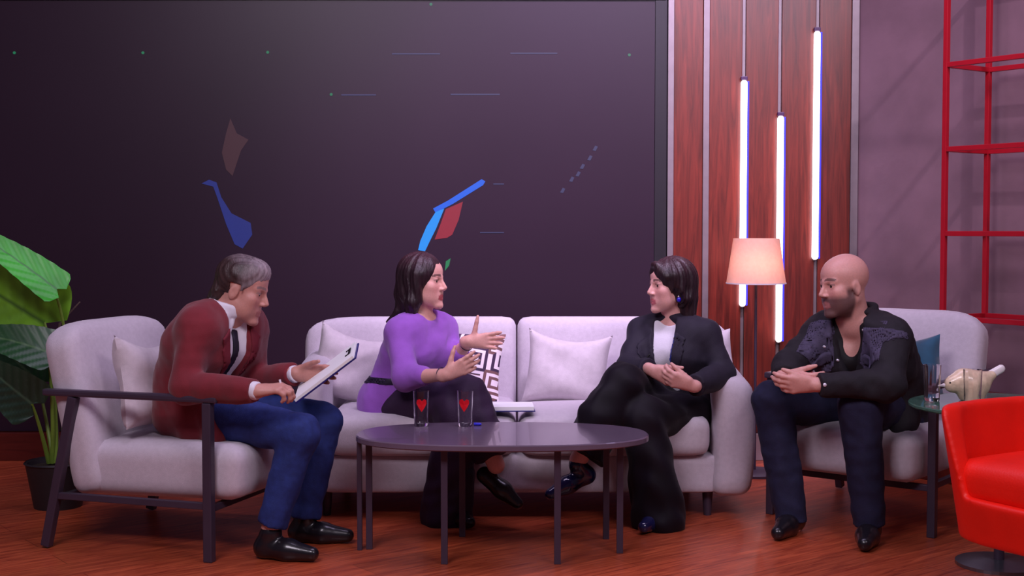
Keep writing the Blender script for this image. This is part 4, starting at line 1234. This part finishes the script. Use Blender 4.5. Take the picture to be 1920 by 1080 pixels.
for q in 'lr':
    e = V3(J['e'+q]); w = V3(J['w'+q]); dd = unit(w - e)
    S.cone(V3(J['s'+q]) - vec(0, 0, .01), e, .046, .056, .035).cone(e, e + (w - e) * .38, .055, .044, .03); S.cut(e + (w - e) * .52, dd, .075)
for x in (-1, 1): S.ell(ce + cf @ vec(x * .055, .075, -.015), (.046, .042, .046), cf, .03)
S.cone(V3(J['pel']) + J['lat'] * .09 + vec(0, 0, .03), V3(J['pel']) - J['lat'] * .09 + vec(0, 0, .03), .108, .108, .05)
S.ell(V3(J['nek']) + vec(.012, -.012, .048), (.062, .062, .05), None, .01, 's')
lowz = J['pel'].z - .035
S.local(lambda x, y, z: z, (0, 0, lowz), np.eye(3), V3(J['pel']) - .25, V3(J['pel']) + .25, .01)
S.disp(lambda X, Y, Z: .0028 * waves(X, Y, Z, .11, 13, axis=(0, 0, 1), squash=.4) + .0007 * waves(X, Y, Z, .05, 14))
S.evaluate(); S.mesh('sweater', M['purple'], pb)
bl = S.patch(V3(J['wai']), frame(J['tf'], (.12, 0, 1)), [(-.3, -.040), (.3, -.040), (.3, -.008), (-.3, -.008)], .004, .004, False, .115); bl.mesh('belt', M['belt'], pb)
S = Sdf(0.007)
S.cone(V3(J['pel']) + J['lat'] * .075, V3(J['pel']) - J['lat'] * .075, .104, .104, .04)
S.cone(V3(J['hr']), V3(J['kr']), .096, .078, .04).cone(V3(J['kr']), V3(J['ar']) - vec(.01, 0, -.035), .076, .078, .03)
S.cone(V3(J['hl']), V3(J['kl']), .094, .080, .03).cone(V3(J['kl']), V3(J['al']) + vec(-.01, 0, .03), .080, .108, .04)
S.cut(V3(J['ar']) + vec(-.01, 0, .03), V3(J['ar']) - V3(J['kr']), .12); S.cut(V3(J['al']) + vec(0, 0, -.02), (0, 0, -1), .16)
S.disp(lambda X, Y, Z: .004 * waves(X, Y, Z, .09, 23))
S.mesh('trousers', M['aubergine'], pb)
shoe(pb, J['ar'] + Vector((0, 0, -.02)), (.75, -.2, -.55), M['leather'], .9, False, low=True); shoe(pb, J['al'], (.6, -.8, 0), M['leather'], .9)
nk = V3(J['nek']); q = MB()
for x in (-1, 1):
    q.tube([nk + cf @ vec(x * .045, .055, .015), nk + cf @ vec(x * .03, .090, -.02), nk + cf @ vec(x * .008, .112, -.065), nk + cf @ vec(0, .116, -.08)], .0012, 6)
q.tube([nk + cf @ vec(0, .118, -.08), nk + cf @ vec(0, .120, -.105)], .003, 8)
put('necklace', q.v, q.f, M['silver'], pb, True, True)
for w_, e_ in ((J['wr'], J['er']), (J['wl'], J['el'])):
    dd = unit(V3(w_) - V3(e_)); fr_ = frame(Vector(dd), (0, .3, 1)); q = MB(); pts = []
    for k in range(17):
        a = 2 * pi * k / 16; pts.append(V3(w_) - dd * .03 + fr_ @ vec(cos(a) * .0285, 0, sin(a) * .0285))
    q.tube(pts, .0018, 6); put('bracelet', q.v, q.f, M['belt'], pb, True, True)
S = Sdf(.002); S.cone(T(.079, -.002, -.036), T(.080, -.002, -.046), .003, .004, .002); S.mesh('earring', M['silver'], pb)

# ---- C: person in the black blazer ----------------------------------------------------
J = joints(P(1288, 764, 5.62), P(1280, 706, 5.60), P(1264, 658, 5.56), P(1262, 608, 5.56), (-.52, -.85, 0), .152,
           er=P(1180, 690, 5.46), wr=P(1220, 693, 5.30), el=P(1354, 702, 5.42), wl=P(1300, 724, 5.25),
           kr=P(1172, 722, 5.28), ar=P(1084, 862, 5.24), kl=P(1206, 782, 5.24), al=P(1236, 985, 5.22))
pc_ = person('person in black blazer and white top, legs crossed, hands folded in lap', J['pel'])
hc = P(1254, 536, 5.54); hR = frame((-.92, -.38, 0.0), (0, 0, 1)); hs = .98
S = Sdf(0.010); body(S, J, TF, (.040, .034, .034, .024)); head(S, hc, hR, hs, J['nek'], .044, True)
hand(S, P(1224, 694, 5.28), (.90, -.25, -.42), (.3, -.35, .85), 'r', [.5, .55, .6, .65], .02, (.85, .4, .2), .2, .95)
hand(S, P(1296, 722, 5.24), (-.95, -.12, .30), (.25, -.45, .85), 'l', [.62, .68, .72, .75], .02, (.9, .35, .3), .2, .95)
S.mesh('body', M['skin'], pc_, 1, skin_colors(hc, hR, hs, C(220, 164, 156), C(186, 88, 100), C(60, 38, 36), None, .3))
eyes(pc_, hc, hR, hs, (0, 1, 0))
T = lambda x, y, z: V3(hc) + hR @ vec(x, y, z) * hs
def prC(S, T):
    S.ell(T(0, -.022, .040), vec(.092, .104, .090) * hs, hR, .01)
    S.ell(T(0, -.060, -.01), vec(.084, .066, .085) * hs, hR, .03)
    for x in (-1, 1):
        S.cone(T(x * .070, .012, .045), T(x * .078, -.018, -.050), .028, .024, .02)
    S.cone(T(0, -.075, -.07), T(0, -.088, -.135), .058, .040, .03)
    for x in (-1, 1): S.cone(T(x * .05, -.065, -.06), T(x * .055, -.06, -.135), .036, .026, .03)
    for x in (-1, 1): S.cone(T(x * .010, .066, .092), T(x * .062, .046, .040), .014, .010, .016)   # curtain fringe
def cuC(S, T):
    S.ell(T(0, .108, -.036), vec(.072, .080, .086) * hs, hR, .010, 's')
    S.ell(T(0, .070, -.14), vec(.066, .085, .10) * hs, hR, .012, 's')
    for x in (-1, 1): S.ell(T(x * .095, .018, -.050), vec(.030, .036, .040) * hs, hR, .008, 's')
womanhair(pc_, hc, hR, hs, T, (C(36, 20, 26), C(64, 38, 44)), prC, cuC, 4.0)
for x in (-1, 1):
    S = Sdf(.003); S.ell(T(x * .078, -.006, -.056), (.010, .010, .012), hR, .004); S.mesh('earring', M['bluegem'], pc_)
    S = Sdf(.003); S.ell(T(x * .079, -.004, -.043), (.006, .006, .006), hR, .004); S.mesh('earring_pearl', M['silver'], pc_)
cf = chestframe(J); ce = V3(J['che'])
S = Sdf(0.007); torso(S, J, .006, TF); S.ell(V3(J['nek']) + vec(-.01, -.03, .045), (.062, .062, .045), None, .01, 's')
for x in (-1, 1): S.ell(ce + cf @ vec(x * .05, .066, -.015), (.05, .045, .05), cf, .03)
S.mesh('white_top', M['white'], pc_)
S = Sdf(0.0065); torso(S, J, .016, TF, .05)
for q in 'lr':
    e = V3(J['e'+q]); w = V3(J['w'+q]); dd = unit(w - e)
    S.cone(V3(J['s'+q]), e, .052, .050, .03).cone(e, w - dd * .012, .054, .045, .02); S.cut(w - dd * .014, dd, .07)
for x in (-1, 1): S.ell(ce + cf @ vec(x * .06, .070, -.015), (.055, .05, .055), cf, .03)
S.cone(V3(P(1322, 740, 5.52)), V3(P(1328, 778, 5.50)), .060, .040, .05).cone(V3(P(1345, 700, 5.55)), V3(P(1330, 770, 5.60)), .07, .05, .05)
ring(S, V3(J['nek']) + vec(0, .01, .006), frame((-.5, -.85, 0)), .072, .014, 60, 300, .03)
S.local(lambda x, y, z: np.maximum(np.maximum(np.abs(x) - (.036 + .12 * np.clip(z, 0, .12)), .02 - y), y - .165), ce, cf, ce - .34, ce + .34, .006)
S.disp(lambda X, Y, Z: .003 * waves(X, Y, Z, .12, 33, axis=(0, 0, 1), squash=.35) + .0007 * waves(X, Y, Z, .05, 34))
S.evaluate(); S.mesh('blazer', M['blazer'], pc_)
for x in (-1, 1):
    lp = S.patch(ce, cf, [(x * .037, -.16), (x * .038, .02), (x * .052, .11), (x * .105, .080), (x * .092, .050), (x * .100, .040)], .007, .003, True, .165); lp.mesh('lapel', M['blazer'], pc_)
lp = S.patch(ce, cf, [(-.037, -.15), (-.038, .01), (-.052, .10), (-.060, .10), (-.047, .01), (-.045, -.15)], .009, .003, True, .165); lp.mesh('blue_edge', M['lining'], pc_)
mcp = ce + cf @ vec(.062, .135, .02)
S = Sdf(.002); S.cone(mcp, mcp + vec(.008, 0, .012), .004, .004, .002); S.mesh('lapel_microphone', M['black'], pc_)
S = Sdf(0.007)
S.cone(V3(J['pel']) + J['lat'] * .075, V3(J['pel']) - J['lat'] * .075, .106, .106, .04)
S.cone(V3(J['hr']), V3(J['kr']), .096, .080, .04).cone(V3(J['kr']), V3(J['ar']) + vec(.02, 0, .03), .078, .098, .04)
S.cone(V3(P(1165, 712, 5.25)), V3(P(1122, 782, 5.22)), .06, .085, .04)
S.cone(V3(J['hl']), V3(J['kl']), .094, .082, .03).cone(V3(J['kl']), V3(J['al']) + vec(0, 0, .03), .080, .110, .04)
S.cut(V3(J['ar']) + vec(.012, 0, .03), V3(J['ar']) - V3(J['kr']), .15); S.cut(V3(J['al']) + vec(0, 0, -.02), (0, 0, -1), .16)
S.disp(lambda X, Y, Z: .005 * waves(X, Y, Z, .10, 43))
S.mesh('velvet_trousers', M['velvet'], pc_)
shoe(pc_, J['ar'] + Vector((0, 0, -.03)), (-.80, -.35, -.30), M['blueleather'], .9, False); shoe(pc_, J['al'], (-.5, -.85, 0), M['blueleather'], .9)

# ---- D: person in the black denim jacket ----------------------------------------------
J = joints(P(1655, 766, 5.42), P(1648, 716, 5.33), P(1618, 662, 5.20), P(1602, 606, 5.16), (-.64, -.77, 0), .19,
           er=P(1478, 690, 5.14), wr=P(1474, 708, 5.02), el=P(1664, 722, 4.90), wl=P(1530, 722, 4.90),
           kr=P(1448, 752, 5.20), ar=P(1486, 985, 5.14), kl=P(1612, 760, 4.97), al=P(1630, 990, 4.98))
J['sr'] = P(1540, 628, 5.26); J['sl'] = P(1672, 634, 5.03)
pd_ = person('person in black jacket with grey denim panels, hands clasped between the knees', J['pel'])
hc = P(1581, 535, 5.12); hR = frame((-.94, -.33, -.07), (-.10, 0, 1)); hs = 1.06
S = Sdf(0.010); body(S, J); head(S, hc, hR, hs, J['nek'], .058)
hand(S, P(1526, 721, 4.91), (-.96, .12, -.02), (.05, -.35, .95), 'l', [.34, .42, .46, .5], .05, (.92, .30, .25), .15, 1.02)
hand(S, P(1474, 708, 5.00), (.72, -.62, -.12), (-.1, -.25, .95), 'r', [.5, .5, .5, .5], .06, (.85, .4, .3), .15, 1.02)
S.mesh('body', M['skin'], pd_, 1, skin_colors(hc, hR, hs, C(214, 156, 146), C(168, 100, 100), C(84, 58, 56), (C(58, 40, 46), .82), .25))
eyes(pd_, hc, hR, hs, (0, 1, 0))
cf = chestframe(J); ce = V3(J['che'])
S = Sdf(0.007); torso(S, J, .006); S.ell(V3(J['nek']) + vec(-.02, -.03, .045), (.066, .066, .06), None, .01, 's').ell(ce + cf @ vec(0, .060, .150), (.042, .085, .090), cf, .01, 's'); S.mesh('black_shirt', M['blackshirt'], pd_)
S = Sdf(0.0065); torso(S, J, .022, TM, .05)
for q in 'lr':
    e = V3(J['e'+q]); w = V3(J['w'+q]); dd = unit(w - e)
    S.cone(V3(J['s'+q]), e, .070, .064, .04).cone(e, w - dd * .012, .062, .046, .025); S.cut(w - dd * .012, dd, .08)
S.cone(V3(P(1688, 730, 5.22)), V3(P(1692, 800, 5.16)), .075, .058, .05).cone(V3(P(1692, 790, 5.16)), V3(P(1684, 822, 5.10)), .055, .040, .04)
fr_ = frame((-.62, -.78, -.15), (-.15, 0, 1))
ring(S, V3(J['nek']) + vec(.006, .01, .016), fr_, .074, .015, 75, 285, .04)
for x in (-1, 1):
    S.cone(V3(J['nek']) + fr_ @ vec(x * .072, .020, .016), V3(J['nek']) + fr_ @ vec(x * .066, .085, -.030), .014, .008, .008)
S.local(lambda x, y, z: np.maximum(np.maximum(np.abs(x) - (.020 + .34 * np.clip(z - .02, 0, .15)), .02 - y - .06 * np.clip((z - .06) / .08, 0, 1)), y - .17), ce, cf, ce - .34, ce + .34, .006)
S.disp(lambda X, Y, Z: .0038 * waves(X, Y, Z, .11, 53) + .001 * waves(X, Y, Z, .045, 54))
S.evaluate(); S.mesh('jacket', M['denimblack'], pd_)
for x in (-1, 1):
    pn_ = S.patch(ce, cf, [(x * .070, .185), (x * .165, .195), (x * .180, .10), (x * .145, .03), (x * .105, -.005), (x * .050, .07)], .004, .003, True, .175); pn_.mesh('denim_panel', M['denimgrey'], pd_)
    fl_ = S.patch(ce, cf, [(x * .066, .105), (x * .155, .105), (x * .155, .075), (x * .110, .058), (x * .066, .075)], .010, .003, True, .175); fl_.mesh('pocket_flap', M['denimgrey'], pd_)
yk = S.patch(V3(J['sl']), frame((-.1, -.9, .4), (0, .2, 1)), [(-.05, .0), (.055, .02), (.06, -.05), (.0, -.035), (-.05, -.03)], .004, .003); yk.mesh('denim_panel', M['denimgrey'], pd_)
def surf_pt(S, c, M_, x, z):
    """front-most point of the garment at (lateral x, height z) of the chest frame"""
    for y in np.arange(.24, .02, -.003):
        p = c + M_ @ vec(x, y, z)
        i = [int(np.clip(np.searchsorted(S.ax[k], p[k]), 0, len(S.ax[k]) - 1)) for k in range(3)]
        if S.d[i[0], i[1], i[2]] < 0: return c + M_ @ vec(x, y + .006, z)
    return c + M_ @ vec(x, .13, z)
for x, z in ((.110, .068), (-.110, .068), (.065, .165), (-.065, .165), (.040, .08), (.118, -.01), (-.10, -.01)):
    p = surf_pt(S, ce, cf, x, z); B_ = Sdf(.0025); B_.ell(p, (.0075, .0045, .0075), cf, .002); B_.mesh('button', M['button'], pd_)
cw = V3(J['wl']); B_ = Sdf(.0025); B_.ell(cw + vec(.022, -.047, .006), (.008, .004, .008), None, .002); B_.mesh('button', M['button'], pd_)
S = Sdf(0.007)
S.cone(V3(J['pel']) + J['lat'] * .07, V3(J['pel']) - J['lat'] * .07, .110, .110, .04)
for q in 'lr':
    S.cone(V3(J['h'+q]), V3(J['k'+q]), .100, .082, .04).cone(V3(J['k'+q]), V3(J['a'+q]), .080, .062, .02)
    dd = unit(V3(J['a'+q]) - V3(J['k'+q])); S.cut(V3(J['a'+q]) - dd * .01, dd, .085)
S.disp(lambda X, Y, Z: .003 * waves(X, Y, Z, .085, 63) + .0008 * waves(X, Y, Z, .035, 64))
S.mesh('jeans', M['navyjeans'], pd_)
shoe(pd_, J['ar'], (-.5, -.85, 0), M['leather'], 1.05); shoe(pd_, J['al'], (-.35, -.93, 0), M['leather'], 1.05)
